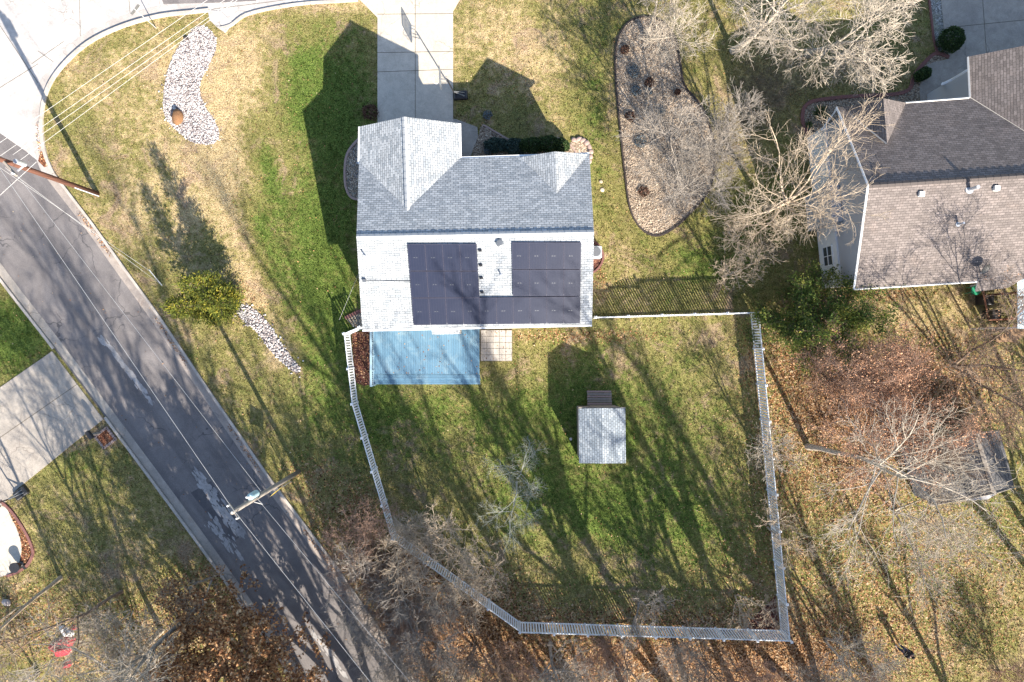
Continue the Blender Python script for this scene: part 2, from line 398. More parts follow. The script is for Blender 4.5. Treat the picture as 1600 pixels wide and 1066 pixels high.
M['glass'] = simple('window_glass', (0.05, 0.06, 0.07), (0.07, 0.08, 0.09), 3, 0.1, spec=0.8)
M['transformer'] = simple('pale_blue_paint', (0.36, 0.52, 0.58), (0.28, 0.42, 0.48), 10, 0.5)
M['yellow'] = simple('sign_yellow', (0.70, 0.50, 0.03), (0.62, 0.44, 0.03), 5, 0.5)
M['green_tbl'] = simple('green_plastic', (0.03, 0.30, 0.16), (0.03, 0.24, 0.13), 5, 0.5)
M['cyan'] = simple('white_corrugated_sheet', (0.60, 0.68, 0.71), (0.48, 0.58, 0.62), 1.4, 0.5)
M['red_cloth'] = simple('red_cloth', (0.50, 0.045, 0.060), (0.33, 0.02, 0.035), 7, 0.85, 0.02, 8)
M['white_cloth'] = simple('white_cloth', (0.72, 0.72, 0.72), (0.58, 0.58, 0.60), 6, 0.85, 0.02, 8)
M['mulch'] = mat_cells('red_brown_mulch', [(0, (0.025, 0.012, 0.012)), (0.4, (0.075, 0.028, 0.025)), (0.75, (0.16, 0.065, 0.045)), (1, (0.30, 0.17, 0.11))], 16)
M['rust_leaves'] = mat_cells('rust_leaf_bed', [(0, (0.05, 0.02, 0.014)), (0.4, (0.15, 0.055, 0.03)), (0.75, (0.28, 0.115, 0.055)), (1, (0.40, 0.22, 0.12))], 13)
M['gravel'] = mat_cells('mixed_gravel', [(0, (0.11, 0.08, 0.06)), (0.35, (0.27, 0.205, 0.15)), (0.7, (0.40, 0.32, 0.24)), (1, (0.56, 0.47, 0.37))], 15, extra=(0.20, 0.15, 0.11))
M['gravel_grey'] = mat_cells('grey_gravel', [(0, (0.08, 0.08, 0.08)), (0.4, (0.22, 0.215, 0.205)), (0.75, (0.36, 0.35, 0.33)), (1, (0.56, 0.54, 0.51))], 17, extra=(0.22, 0.21, 0.13))
M['river_bed'] = mat_cells('river_stone_bed', [(0, (0.03, 0.025, 0.03)), (0.4, (0.12, 0.10, 0.10)), (0.7, (0.30, 0.27, 0.26)), (1, (0.52, 0.49, 0.47))], 12)
M['stones'] = mat_rnd('white_river_stone', [(0, (0.08, 0.065, 0.07)), (0.2, (0.24, 0.20, 0.195)), (0.5, (0.44, 0.405, 0.39)), (1, (0.64, 0.61, 0.59))], 0.8, 0.3)
M['pebbles'] = mat_rnd('bed_pebbles', [(0, (0.12, 0.09, 0.07)), (0.3, (0.28, 0.22, 0.165)), (0.7, (0.42, 0.345, 0.265)), (1, (0.60, 0.52, 0.42))], 0.9, 0.2)
M['boulder'] = simple('brown_boulder', (0.28, 0.15, 0.07), (0.15, 0.08, 0.045), 5, 0.95, 0.04, 6)
M['leaf_litter'] = mat_rnd('fallen_oak_leaves', [(0, (0.07, 0.035, 0.022)), (0.3, (0.19, 0.085, 0.038)), (0.55, (0.32, 0.155, 0.068)), (0.8, (0.46, 0.27, 0.135)), (1.0, (0.56, 0.43, 0.29))], 0.85, 0.3)
M['paver'] = mat_concrete('pale_paver', (0.43, 0.40, 0.36), (0.36, 0.335, 0.305), (0.30, 0.22, 0.17), 0.5)
M['pine'] = mat_rnd('green_pine_foliage', [(0, (0.035, 0.06, 0.018)), (0.4, (0.085, 0.14, 0.036)), (0.75, (0.17, 0.23, 0.055)), (0.93, (0.32, 0.36, 0.085)), (1.0, (0.52, 0.50, 0.11))], 0.8, 0.2, 0.4, 0.42)
M['juniper'] = mat_rnd('yellow_green_juniper', [(0, (0.034, 0.048, 0.012)), (0.4, (0.090, 0.115, 0.022)), (0.75, (0.18, 0.195, 0.032)), (1.0, (0.40, 0.34, 0.05))], 0.8, 0.2, 0.4, 0.25)
M['boxwood'] = mat_rnd('dark_clipped_leaves', [(0, (0.014, 0.030, 0.010)), (0.6, (0.035, 0.070, 0.018)), (1.0, (0.075, 0.125, 0.035))], 0.7, 0.3, 0.3, 0.2)
M['bluejun'] = mat_rnd('blue_green_juniper', [(0, (0.018, 0.036, 0.030)), (0.6, (0.05, 0.085, 0.07)), (1.0, (0.13, 0.18, 0.15))], 0.8, 0.2, 0.3, 0.2)
M['yucca'] = mat_rnd('yucca_blade', [(0, (0.03, 0.05, 0.02)), (0.6, (0.09, 0.12, 0.04)), (1.0, (0.25, 0.25, 0.10))], 0.7, 0.3, 0.2, 0.2)
M['perennial_blue'] = mat_rnd('grey_blue_leaves', [(0, (0.06, 0.08, 0.09)), (1.0, (0.20, 0.25, 0.28))], 0.8)
M['perennial_red'] = mat_rnd('dry_red_stems', [(0, (0.05, 0.024, 0.018)), (1.0, (0.15, 0.08, 0.055))], 0.8)
M['copper'] = mat_rnd('copper_oak_leaves', [(0, (0.09, 0.04, 0.022)), (0.3, (0.24, 0.11, 0.05)), (0.6, (0.40, 0.21, 0.095)), (0.85, (0.54, 0.34, 0.18)), (1.0, (0.64, 0.48, 0.31))], 0.8, 0.3, 0.2, 0.25)
M['russet'] = mat_rnd('russet_twig_tips', [(0, (0.18, 0.09, 0.055)), (0.5, (0.44, 0.225, 0.13)), (1.0, (0.68, 0.42, 0.26))], 0.9, 0.1, 0.2)
M['bark_pale'] = mat_bark('pale_bark', (0.52, 0.46, 0.38), (0.34, 0.29, 0.235))
M['bark_tan'] = mat_bark('tan_bark', (0.52, 0.43, 0.33), (0.34, 0.27, 0.20))
M['bark_grey'] = mat_bark('grey_bark', (0.36, 0.32, 0.28), (0.22, 0.195, 0.17))
M['bark_green'] = mat_bark('lichen_grey_bark', (0.40, 0.41, 0.35), (0.27, 0.28, 0.24))
M['bark_brown'] = mat_bark('brown_bark', (0.27, 0.20, 0.15), (0.15, 0.11, 0.085))
M['bark_red'] = mat_bark('reddish_bark', (0.42, 0.28, 0.21), (0.26, 0.17, 0.13))

rng = np.random.default_rng(7)

# ------------------------------------------------------------------ setting: outlines in photo pixels
LEFT_EDGE = [(-130, 255), (-60, 350), (0, 435), (85, 545), (165, 652), (240, 753), (320, 862), (400, 975), (470, 1075), (570, 1225)]
RIGHT_EDGE = [(85, 272), (118, 315), (150, 357), (195, 420), (240, 482), (285, 548), (330, 615), (375, 680), (420, 745), (470, 812), (520, 878), (560, 935), (600, 993), (650, 1068), (745, 1215)]
ARC = smooth_line([(85, 272), (73, 245), (67, 215), (66, 185), (72, 150), (85, 122), (110, 92), (145, 64), (195, 41), (250, 26), (300, 20), (327, 17)], 5)
ARC2 = smooth_line([(345, 45), (362, 40), (385, 24), (430, 13), (480, 6), (530, 3), (560, 1)], 4)
ROAD = smooth_line(LEFT_EDGE, 4) + smooth_line(RIGHT_EDGE, 4)[::-1] + [(40, 236), (0, 208), (-110, 130), (-300, -40), (-420, 60)]
STREET = [(-300, -40), (-110, 130), (0, 208), (40, 236)] + ARC + [(352, 44)] + ARC2[1:] + [(560, -160), (-300, -160)]
DRIVE = [(556, -6), (590, 28), (590, 186), (592, 215), (712, 215), (708, 186), (708, 18), (722, -6), (730, -160), (548, -160)]
WALK = [(708, 186), (714, 187), (746, 199), (747, 214), (742, 228), (733, 250), (708, 250)]
LDRIVE = [(82, 549), (162, 655), (30, 762), (12, 780), (-14, 810), (-60, 850), (-160, 850), (-160, 720), (0, 606)]
LWALK = smooth_line([(-40, 792), (4, 790), (20, 812), (31, 838), (34, 862), (26, 888), (6, 900), (-30, 905)], 5)
RDRIVE = [(1469, -8), (1476, 60), (1482, 92), (1498, 100), (1516, 92), (1600, 90), (1760, 80), (1760, -160), (1460, -160)]
RWALK = [(1482, 92), (1450, 100), (1441, 118), (1436, 135), (1438, 165), (1516, 165), (1516, 92), (1498, 100)]
CREEK1 = smooth_line([(316, 40), (333, 52), (338, 75), (325, 105), (312, 135), (320, 165), (336, 190), (343, 212), (330, 226), (300, 222), (277, 205), (258, 183), (255, 155), (260, 118), (276, 78), (300, 48)], 4, True)
CREEK2 = smooth_line([(371, 476), (392, 480), (408, 492), (425, 512), (442, 540), (462, 566), (470, 578), (460, 582), (440, 566), (420, 545), (400, 518), (382, 502), (370, 490)], 3, True)
ISLAND = smooth_line([(975, 42), (962, 75), (962, 130), (968, 195), (976, 270), (984, 325), (1000, 356), (1024, 369), (1050, 359), (1078, 334), (1110, 292), (1116, 230), (1098, 170), (1070, 135), (1063, 100), (1056, 62), (1035, 34), (1000, 27)], 4, True)
WBED = smooth_line([(575, 205), (556, 222), (543, 240), (539, 262), (540, 290), (548, 308), (562, 312), (580, 312)], 4) 
SWBED = [(540, 497), (568, 484), (590, 500), (590, 520), (569, 514), (552, 511)]
MBED = [(549, 520), (588, 514), (588, 600), (568, 603), (556, 598), (552, 560)]
FBED = smooth_line([(738, 232), (748, 210), (754, 196), (775, 207), (800, 220), (830, 221), (860, 216), (886, 222), (889, 250), (740, 250)], 4)
RING = [(903 + 19 * math.cos(a), 240 + 21 * math.sin(a)) for a in np.linspace(0, 2 * math.pi, 20, endpoint=False)]
ACBED = smooth_line([(922, 375), (934, 382), (942, 396), (940, 412), (930, 424), (922, 426)], 4)
RBED = smooth_line([(1262, 212), (1253, 185), (1262, 162), (1300, 154), (1350, 150), (1395, 148), (1420, 140), (1428, 118), (1446, 96), (1462, 84), (1482, 90)], 4) + [(1450, 101), (1441, 118), (1437, 140), (1436, 165), (1400, 175), (1300, 215)]
RBED2 = [(1450, -10), (1469, -10), (1476, 60), (1481, 90), (1466, 84), (1458, 60)]
LBED = smooth_line([(2, 783), (20, 800), (40, 830), (50, 852), (52, 866), (44, 882), (30, 893), (12, 900)], 4) + LWALK[::-1][3:-3]
CBED = [(1158, 985), (1212, 930), (1217, 983)]
PATIO = (751, 516, 800, 564)

# ground: one sheet out to the horizon, finely divided near the camera, with a "tone" value (green, leaves, dead) at each point
def tone(px, py):
    px = np.asarray(px, float); py = np.asarray(py, float)
    g = np.full(px.shape, 0.42); l = np.zeros(px.shape); d = np.zeros(px.shape)
    def blob(a, cx, cy, rx, ry, v, rot=0.0):
        c, s = math.cos(rot), math.sin(rot); x = (px - cx) * c + (py - cy) * s; y = -(px - cx) * s + (py - cy) * c
        a += v * np.exp(-((x / rx) ** 2 + (y / ry) ** 2))
    # front lawn, west side
    blob(g, 200, 130, 110, 90, -0.16); blob(g, 330, 150, 60, 120, -0.35, -0.2); blob(g, 375, 90, 60, 60, -0.3); blob(g, 250, 320, 130, 80, -0.22)
    blob(g, 355, 280, 50, 90, -0.2, -0.3); blob(g, 540, 12, 90, 14, -0.3); blob(g, 440, 210, 30, 70, -0.1)
    blob(g, 475, 140, 45, 75, 0.62); blob(g, 540, 210, 60, 150, 0.55); blob(g, 420, 270, 22, 80, 0.45, -0.35); blob(g, 500, 380, 50, 110, 0.5, -0.35)
    blob(g, 520, 480, 45, 90, 0.45, -0.35); blob(g, 430, 420, 30, 90, 0.35, -0.4); blob(g, 510, 600, 50, 90, 0.35, -0.3); blob(g, 395, 440, 25, 60, -0.3, -0.4)
    blob(g, 410, 590, 55, 60, 0.05); blob(g, 350, 640, 40, 90, 0.0); blob(g, 470, 690, 60, 50, 0.1); blob(d, 300, 320, 40, 50, 0.35); blob(l, 385, 470, 30, 25, 0.3)
    blob(g, 430, 560, 18, 22, -0.5); blob(l, 480, 740, 40, 25, 0.35); blob(g, 20, 520, 70, 70, 0.62); blob(g, 120, 720, 80, 50, 0.20); blob(g, 60, 820, 60, 60, 0.0); blob(g, 200, 830, 80, 70, -0.05)
    blob(g, 395, 330, 14, 60, 0.35, -0.45); blob(g, 455, 300, 12, 60, -0.25, -0.35); blob(g, 430, 500, 14, 70, -0.2, -0.4); blob(g, 120, 200, 50, 40, 0.1); blob(g, 300, 60, 60, 30, 0.12); blob(g, 150, 290, 40, 40, 0.15); blob(g, 470, 330, 14, 60, 0.2, -0.3)
    # north side
    blob(g, 790, 60, 90, 70, -0.22); blob(g, 850, 130, 50, 60, -0.15); blob(g, 800, 170, 80, 40, 0.15); blob(g, 930, 130, 40, 160, 0.28); blob(g, 920, 280, 30, 60, 0.1)
    blob(d, 820, 190, 80, 40, 0.4); blob(g, 955, 150, 12, 60, -0.3)
    blob(g, 1110, 60, 30, 50, 0.1); blob(d, 1190, 150, 80, 110, 0.55); blob(d, 1350, 110, 130, 60, 0.55); blob(d, 1130, 250, 50, 100, 0.5); blob(g, 1200, 20, 160, 30, 0.0); blob(g, 1110, 400, 110, 55, 0.35)
    blob(g, 1190, 300, 60, 60, 0.25); blob(g, 960, 440, 50, 50, -0.1); blob(l, 935, 440, 16, 25, 0.4); blob(l, 900, 525, 120, 10, 0.5); blob(l, 560, 495, 12, 20, 0.2)
    # back yard
    blob(g, 680, 670, 130, 80, 0.40); blob(g, 590, 620, 30, 90, 0.3); blob(g, 900, 620, 90, 90, 0.35); blob(g, 830, 560, 60, 30, -0.1); blob(g, 1050, 800, 150, 110, 0.42); blob(g, 860, 790, 120, 90, 0.34)
    blob(g, 1060, 590, 90, 80, 0.12); blob(g, 1000, 660, 160, 60, 0.15); blob(g, 700, 690, 60, 50, -0.14); blob(g, 900, 870, 80, 30, -0.12); blob(g, 790, 640, 60, 60, 0.1)
    blob(l, 640, 880, 50, 35, 0.45); blob(l, 760, 920, 70, 30, 0.35); blob(l, 1000, 965, 260, 16, 0.30); blob(d, 1000, 950, 230, 30, 0.4)
    # leaf-strewn woods
    blob(l, 520, 820, 50, 60, 0.40); blob(l, 600, 900, 80, 70, 0.72); blob(l, 720, 990, 130, 70, 0.85); blob(l, 1000, 1040, 260, 60, 0.9); blob(l, 640, 1040, 60, 60, 0.5); blob(l, 560, 790, 25, 40, 0.4)
    blob(l, 1230, 560, 60, 50, 0.55); blob(l, 1290, 640, 90, 60, 0.62); blob(l, 1390, 620, 110, 90, 0.75); blob(l, 1310, 740, 120, 70, 0.40); blob(l, 1500, 600, 120, 80, 0.42)
    blob(l, 1430, 860, 240, 110, 0.34); blob(l, 1300, 1000, 240, 100, 0.42); blob(l, 1230, 1040, 110, 50, 0.4); blob(g, 1430, 880, 140, 110, 0.16); blob(l, 1370, 458, 80, 12, 0.5); blob(g, 1410, 490, 130, 32, -0.25)
    blob(d, 1430, 900, 200, 120, 0.12); blob(d, 1100, 1040, 400, 60, 0.3); blob(d, 620, 960, 120, 90, 0.3); blob(g, 1560, 760, 60, 60, 0.15)
    blob(l, 250, 1010, 200, 70, 0.5); blob(l, 330, 920, 80, 60, 0.3); blob(l, 30, 960, 70, 50, 0.35); blob(d, 100, 1000, 150, 60, 0.25); blob(l, 1210, 700, 40, 160, 0.15)
    return np.clip(g, 0, 1), np.clip(l, 0, 1), np.clip(d, 0, 1)

def build_ground():
    def axis(half, step):
        a = np.arange(-half, half + 1e-6, step); out = [half + 3, half + 8, half + 20, half + 50, 150, 300, 600]
        return np.concatenate([-np.array(out[::-1]), a, np.array(out)])
    xs = axis(36, 0.3); ys = axis(25, 0.3); X, Y = np.meshgrid(xs, ys)
    V = np.stack([X.ravel(), Y.ravel(), np.zeros(X.size)], 1)
    nx, ny = len(xs), len(ys); i, j = np.meshgrid(np.arange(nx - 1), np.arange(ny - 1)); a = (j * nx + i).ravel()
    Fc = np.stack([a, a + 1, a + nx + 1, a + nx], 1)
    px = V[:, 0] * F / H + 800; py = 533 - V[:, 1] * F / H
    T = np.stack(tone(px, py), 1)
    tag(mk('ground', V, Fc, M['ground'], attrs={'tone': ('POINT', T)}), 'patchy green and straw-coloured lawn with fallen leaves towards the woods', 'lawn', None, 'structure')
build_ground()

sheet('asphalt_road', ROAD, 0.008, M['asphalt'], 'worn grey asphalt road running diagonally past the corner lot', 'road')
sheet('concrete_street', STREET, 0.020, M['concrete_street'], 'bright pale concrete side street curving round the corner of the lot', 'street')
jl = []
for k, (a, b) in enumerate([((124, -20), (126, 62)), ((0, 40), (60, 130)), ((60, 80), (95, 105)), ((50, 100), (100, 65)), ((200, -20), (205, 36)), ((330, 15), (480, -4)), ((-20, 150), (60, 100))]):
    strip('joint', [a, b], 0.035, 0.024, 0.0, M['joint'], parent=bpy.data.objects['concrete_street'])
sheet('driveway', DRIVE, 0.05, M['concrete_drive'], 'cream concrete driveway in front of the grey-roofed house garage', 'driveway', thick=0.05)
dr = bpy.data.objects['driveway']
for a, b in [((649, -60), (649, 210)), ((590, 23), (708, 22)), ((590, 83), (708, 81)), ((590, 113), (708, 109)), ((570, -30), (720, -32))]:
    strip('joint', [a, b], 0.035, 0.054, 0.0, M['joint'], parent=dr)
sheet('front_walk', WALK, 0.046, M['concrete_left'], 'short concrete walk beside the garage leading to the front door', 'path', thick=0.046)
sheet('concrete_driveway', LDRIVE, 0.05, M['concrete_left'], 'wide tan concrete driveway striped by tree shadows west of the road', 'driveway', thick=0.05)
ld = bpy.data.objects['concrete_driveway']
for a, b in [((-40, 712), (122, 600)), ((-10, 700), (60, 652))][:1]:
    strip('joint', [a, b], 0.04, 0.054, 0.0, M['joint'], parent=ld)
sheet('garden_path', LWALK, 0.05, M['concrete_drive'], 'curved cream garden path beside the brick-edged bed', 'path', thick=0.05)
sheet('neighbour_driveway', RDRIVE, 0.05, M['concrete_left'], 'shaded grey concrete driveway beside the brown-roofed house', 'driveway', thick=0.05)
nd = bpy.data.objects['neighbour_driveway']
for a, b in [((1530, -60), (1541, 90)), ((1478, 44), (1700, 22))]:
    strip('joint', [a, b], 0.04, 0.054, 0.0, M['joint'], parent=nd)
sheet('neighbour_walk', RWALK, 0.044, M['concrete_left'], 'shaded concrete entry walk at the corner of the brown-roofed house', 'path', thick=0.044)
# gutters, kerbs
RE = smooth_line(RIGHT_EDGE, 4); LE = smooth_line(LEFT_EDGE, 4)
strip('gutter', RE, 0.48, 0.014, 0.0, M['concrete_gutter'], 'leaf-littered concrete gutter along the yard side of the road', 'gutter', side=-0.32)
strip('gutter', LE, 0.50, 0.014, 0.0, M['concrete_left'], 'pale concrete gutter along the driveway side of the road', 'gutter', side=0.36)
strip('kerb', RE, 0.16, 0.12, 0.12, M['kerb'], 'long straight concrete kerb along the yard side of the asphalt road', 'kerb')
LK1 = [p for p in LE if p[1] < 548]; LK2 = [p for p in LE if p[1] > 650]
strip('kerb', LK1, 0.16, 0.12, 0.12, M['kerb'], 'kerb beside the green lawn corner north of the tan driveway', 'kerb')
strip('kerb', LK2, 0.16, 0.12, 0.12, M['kerb'], 'kerb running south from the stone-edged mailbox planter', 'kerb')
strip('kerb', ARC, 0.20, 0.15, 0.15, M['kerb'], 'curved concrete kerb around the corner of the front lawn', 'kerb')
strip('kerb', ARC2, 0.16, 0.12, 0.12, M['kerb'], 'short concrete kerb between the storm inlet and the driveway', 'kerb')
strip('gutter', ARC, 0.55, 0.026, 0.0, M['gut_light'], 'stained gutter inside the curved corner kerb', 'gutter', side=0.42 if False else 0.40)
# road patches (repairs in the surface)
sheet('road_patch', [(250, 0 - 8), (405, -8), (400, 2), (330, 5), (256, 7)], 0.028, M['asphalt'], 'brownish asphalt repair strip across the concrete street', 'road patch')
sheet('road_patch', [(298, 770), (330, 752), (383, 832), (366, 846), (352, 838)], 0.012, M['dark_patch'], 'dark square asphalt repair below the weathered pole', 'road patch')
def scraps(line, wpx, n, label, seed, z=0.016, s0=.05, s1=.22):
    r = np.random.default_rng(seed); L_ = smooth_line(line, 6); V = []; Fc = []
    ang0 = math.radians(-54.5)
    for k in range(n):
        t = r.random() * (len(L_) - 1); a = L_[int(t)]; px, py = a[0] + r.normal(0, wpx), a[1] + r.normal(0, wpx); c = P(px, py); m = int(r.integers(5, 8)); S = r.uniform(s0, s1); b0 = len(V)
        for q in range(m):
            a_ = 6.283 * q / m + r.uniform(-.3, .3); x, y = S * r.uniform(.6, 1.5) * math.cos(a_) * 1.5, S * r.uniform(.5, 1.0) * math.sin(a_) * .6
            V.append((c[0] + x * math.cos(ang0) - y * math.sin(ang0), c[1] + x * math.sin(ang0) + y * math.cos(ang0), z + k * 0.00003))
        Fc.append(list(range(b0, b0 + m)))
    o = mk('worn_road_scar', V, Fc, M['patch']); tag(o, label, 'worn asphalt', None, 'stuff')
scraps([(160, 530), (178, 550), (195, 572), (210, 592), (222, 608), (240, 635)], 2.2, 120, 'narrow broken pale scar down the road centre level with the tan driveway', 5)
scraps([(310, 742), (325, 765), (345, 795), (362, 818), (378, 836)], 3.5, 150, 'broken pale scar beside the dark asphalt repair', 6)
scraps([(330, 815), (345, 835), (360, 850), (378, 868)], 5, 60, 'crumbled pale specks below the dark asphalt repair', 7)
scraps([(490, 990), (515, 1022), (540, 1060)], 2.5, 60, 'thin pale scar on the road near the copper oak', 8)
sheet('storm_inlet_apron', [(325, 16), (345, 18), (365, 36), (352, 52), (338, 42), (328, 32)], 0.05, M['concrete_street'], 'angled concrete apron at the storm inlet by the rocks', 'drain apron', thick=0.05)
sheet('street_verge_cover', [(60, 252), (70, 262), (78, 258), (70, 240), (64, 236)], 0.03, M['rust_leaves'], 'drift of rusty leaves caught in the gutter by the utility pole', 'leaf drift', 'stuff')
for a in [((57, 196), (66, 196), (69, 232), (62, 236)), ((152, 395), (168, 412), (184, 432), (178, 434), (160, 414)), ((215, 490), (223, 487), (250, 528), (243, 532)), ((330, 635), (339, 632), (372, 683), (364, 684)), ((375, 700), (382, 698), (396, 718), (390, 720)), ((466, 832), (474, 830), (500, 868), (494, 872)), ((560, 955), (567, 950), (600, 1002), (592, 1006))]:
    pass

# beds
sheet('rock_bed_base', CREEK1, 0.010, M['river_bed'], 'curved bed of white river stones in the front lawn', 'rock bed')
sheet('rock_bed_base', CREEK2, 0.010, M['river_bed'], 'thin stone trickle running downhill from the yellow-green juniper', 'rock bed')
sheet('gravel_bed', ISLAND, 0.012, M['gravel'], 'long teardrop gravel island bed east of the grey-roofed house', 'gravel bed')
sheet('gravel_bed', WBED, 0.012, M['gravel_grey'], 'half-round grey gravel bed against the west wall of the garage', 'gravel bed')
sheet('gravel_bed', SWBED, 0.012, M['gravel_grey'], 'small pale gravel bed at the southwest corner of the house', 'gravel bed')
sheet('mulch_bed', MBED, 0.012, M['mulch'], 'dark red mulch bed between the blue deck and picket fence', 'mulch bed')
sheet('mulch_bed', CBED, 0.012, M['mulch'], 'triangle of dark red mulch in the southeast fence corner', 'mulch bed')
sheet('planting_bed', FBED, 0.012, M['gravel'], 'stony planting bed along the front wall of the house', 'planting bed')
sheet('planting_bed', RING, 0.014, M['gravel'], 'round bed inside the ring of pale stones', 'planting bed')
sheet('mulch_bed', ACBED, 0.012, M['mulch'], 'small half-round mulch bed round the air conditioner', 'mulch bed')
sheet('gravel_bed', RBED, 0.012, M['gravel'], 'curved gravel bed in front of the brown-roofed house', 'gravel bed')
sheet('gravel_bed', RBED2, 0.014, M['gravel_grey'], 'narrow gravel strip beside the shaded driveway', 'gravel bed')
sheet('mulch_bed', LBED, 0.012, M['rust_leaves'], 'leafy brick-edged bed wrapping the cream garden path', 'mulch bed')
strip('bed_edging', ISLAND + ISLAND[:1], 0.10, 0.10, 0.10, M['dark_edge'], 'dark low edging around the long gravel island', 'edging', 'thing')
strip('bed_edging', WBED[2:-2], 0.14, 0.08, 0.08, M['stone_edge'], 'pinkish edging round the west gravel bed', 'edging', 'thing')
strip('bed_edging', [(540, 497), (554, 490), (570, 483)], 0.20, 0.10, 0.10, M['paver_red'], 'red brick edging at the southwest corner bed', 'edging', 'thing')
strip('bed_edging', FBED[8:34], 0.10, 0.08, 0.08, M['stone_edge'], 'tan edging along the front planting bed', 'edging', 'thing')
strip('bed_edging', ACBED, 0.12, 0.08, 0.08, M['paver_red'], 'dark red edging round the air conditioner bed', 'edging', 'thing')
strip('bed_edging', RBED[:41], 0.22, 0.10, 0.10, M['paver_red'], 'red brick edging in front of the brown-roofed house', 'edging', 'thing')
strip('bed_edging', [(1450, -10), (1458, 60), (1464, 84)], 0.12, 0.09, 0.09, M['paver_red'], 'thin brick edging beside the shaded driveway strip', 'edging', 'thing')
strip('bed_edging', LBED[:29], 0.16, 0.10, 0.10, M['paver_red'], 'red brick edging round the garden path bed', 'edging', 'thing')

# ------------------------------------------------------------------ scattered pieces merged into one mesh
def ico(sub=1):
    bm = bmesh.new(); bmesh.ops.create_icosphere(bm, subdivisions=sub, radius=1.0)
    V = np.array([v.co[:] for v in bm.verts]); Fc = np.array([[v.index for v in f.verts] for f in bm.faces]); bm.free(); return V, Fc
ICO = ico(1); ICO2 = ico(2)
def rotz(a): c, s = np.cos(a), np.sin(a); return c, s
def scatter(name, posn, size, mat, base=ICO, jitter=0.18, flat=0.6, parent=None, r=None, smooth_=True, seed=1):
    r = np.random.default_rng(seed); n = len(posn); BV, BF = base; k = len(BV)
    S = size[:, None, None] * np.stack([r.uniform(0.7, 1.3, n), r.uniform(0.7, 1.3, n), r.uniform(0.8, 1.1, n) * flat], 1)[:, None, :]
    V = BV[None] * (1 + r.uniform(-jitter, jitter, (n, k, 1))) * S
    c, s = rotz(r.uniform(0, 6.28, n)); x = V[..., 0] * c[:, None] - V[..., 1] * s[:, None]; y = V[..., 0] * s[:, None] + V[..., 1] * c[:, None]
    V = np.stack([x, y, V[..., 2]], -1) + posn[:, None, :]
    Fc = (BF[None] + (np.arange(n) * k)[:, None, None]).reshape(-1, 3)
    return mk(name, V.reshape(-1, 3), Fc, mat, parent, attrs={'rnd': ('FACE', np.repeat(r.random(n), len(BF)))}, smooth=False)
def rand_in(poly, n, r):
    p = np.array(poly); lo, hi = p.min(0), p.max(0); out = []
    while len(out) < n:
        q = r.uniform(lo, hi, (n * 3, 2)); q = q[in_poly(q[:, 0], q[:, 1], poly)]; out += list(q)
    q = np.array(out[:n]); return np.stack([(q[:, 0] - 800) * H / F, (533 - q[:, 1]) * H / F, np.zeros(n)], 1)
p_ = rand_in(CREEK1, 7500, rng); s_ = rng.uniform(0.02, 0.045, len(p_)) * rng.choice([1, 1, 1.4], len(p_)); p_[:500, :2] += rng.normal(0, .22, (500, 2)); p_[:, 2] = s_ * 0.4
tag(scatter('river_stones', p_, s_, M['stones'], seed=2), 'loose white river stones filling the curved front bed', 'stones', None, 'stuff')
p_ = rand_in(CREEK2, 900, rng); s_ = rng.uniform(0.03, 0.08, len(p_)); p_[:140, :2] += rng.normal(0, .25, (140, 2)); p_[:, 2] = s_ * 0.4
tag(scatter('river_stones', p_, s_, M['stones'], seed=3), 'loose pale stones in the thin trickle below the juniper', 'stones', None, 'stuff')
p_ = rand_in(ISLAND, 9000, rng); s_ = rng.uniform(0.018, 0.045, len(p_)); p_[:, 2] = s_ * 0.5 + 0.01
tag(scatter('island_gravel', p_, s_, M['pebbles'], seed=4), 'brownish pebbles covering the long island bed', 'gravel', None, 'stuff')
for poly, nn_, lab in ((WBED, 1500, 'grey pebbles in the west garage bed'), (RBED, 2500, 'pebbles in the bed before the brown-roofed house'), (FBED, 1500, 'pebbles under the front hedge'), (SWBED, 500, 'pebbles at the southwest house corner')):
    p_ = rand_in(poly, nn_, rng); s_ = rng.uniform(0.02, 0.05, len(p_)); p_[:, 2] = s_ * 0.5 + 0.01
    tag(scatter('bed_gravel', p_, s_, M['pebbles'], seed=5), lab, 'gravel', None, 'stuff')
# boulder in the rock bed
bp = np.array([P(279, 184)]) + [0, 0, 0.16]
tag(scatter('boulder', bp, np.array([0.42]), M['boulder'], base=ICO2, jitter=0.12, flat=0.62, seed=9), 'brown boulder lying on the white river stones', 'boulder')
tag(scatter('boulder', np.array([P(291, 60)]) + [0, 0, 0.05], np.array([0.15]), M['dark_edge'], base=ICO2, jitter=0.12, seed=10), 'small dark rock at the top of the white stones', 'rock')
tag(scatter('boulder', np.array([P(13, 940)]) + [0, 0, 0.16], np.array([0.30]), M['stones'], base=ICO2, jitter=0.12, seed=11), 'white rock beside the leafy ground west of the red cloth', 'rock')
for k, (a, b) in enumerate([(939, 284), (941, 297)]):
    tag(scatter('stepping_stone', np.array([P(a, b)]) + [0, 0, 0.03], np.array([0.13]), M['pebbles'], base=ICO2, jitter=0.1, flat=0.3, seed=20 + k), ['upper of two small flat stones east of the house', 'lower of two small flat stones east of the house'][k], 'stone', 'flat stones by the east wall')
for k, a in enumerate(np.linspace(-1.9, 0.6, 8)):
    q = P(903 + 20 * math.cos(a), 240 + 22 * math.sin(a))
    tag(scatter('ring_stone', np.array([q]) + [0, 0, 0.07], np.array([0.20]), M['stone_edge'], base=ICO2, jitter=0.06, flat=0.5, seed=30 + k), 'pale rounded stone in the ring at the northeast house corner', 'stone', 'edging stones of the round bed')

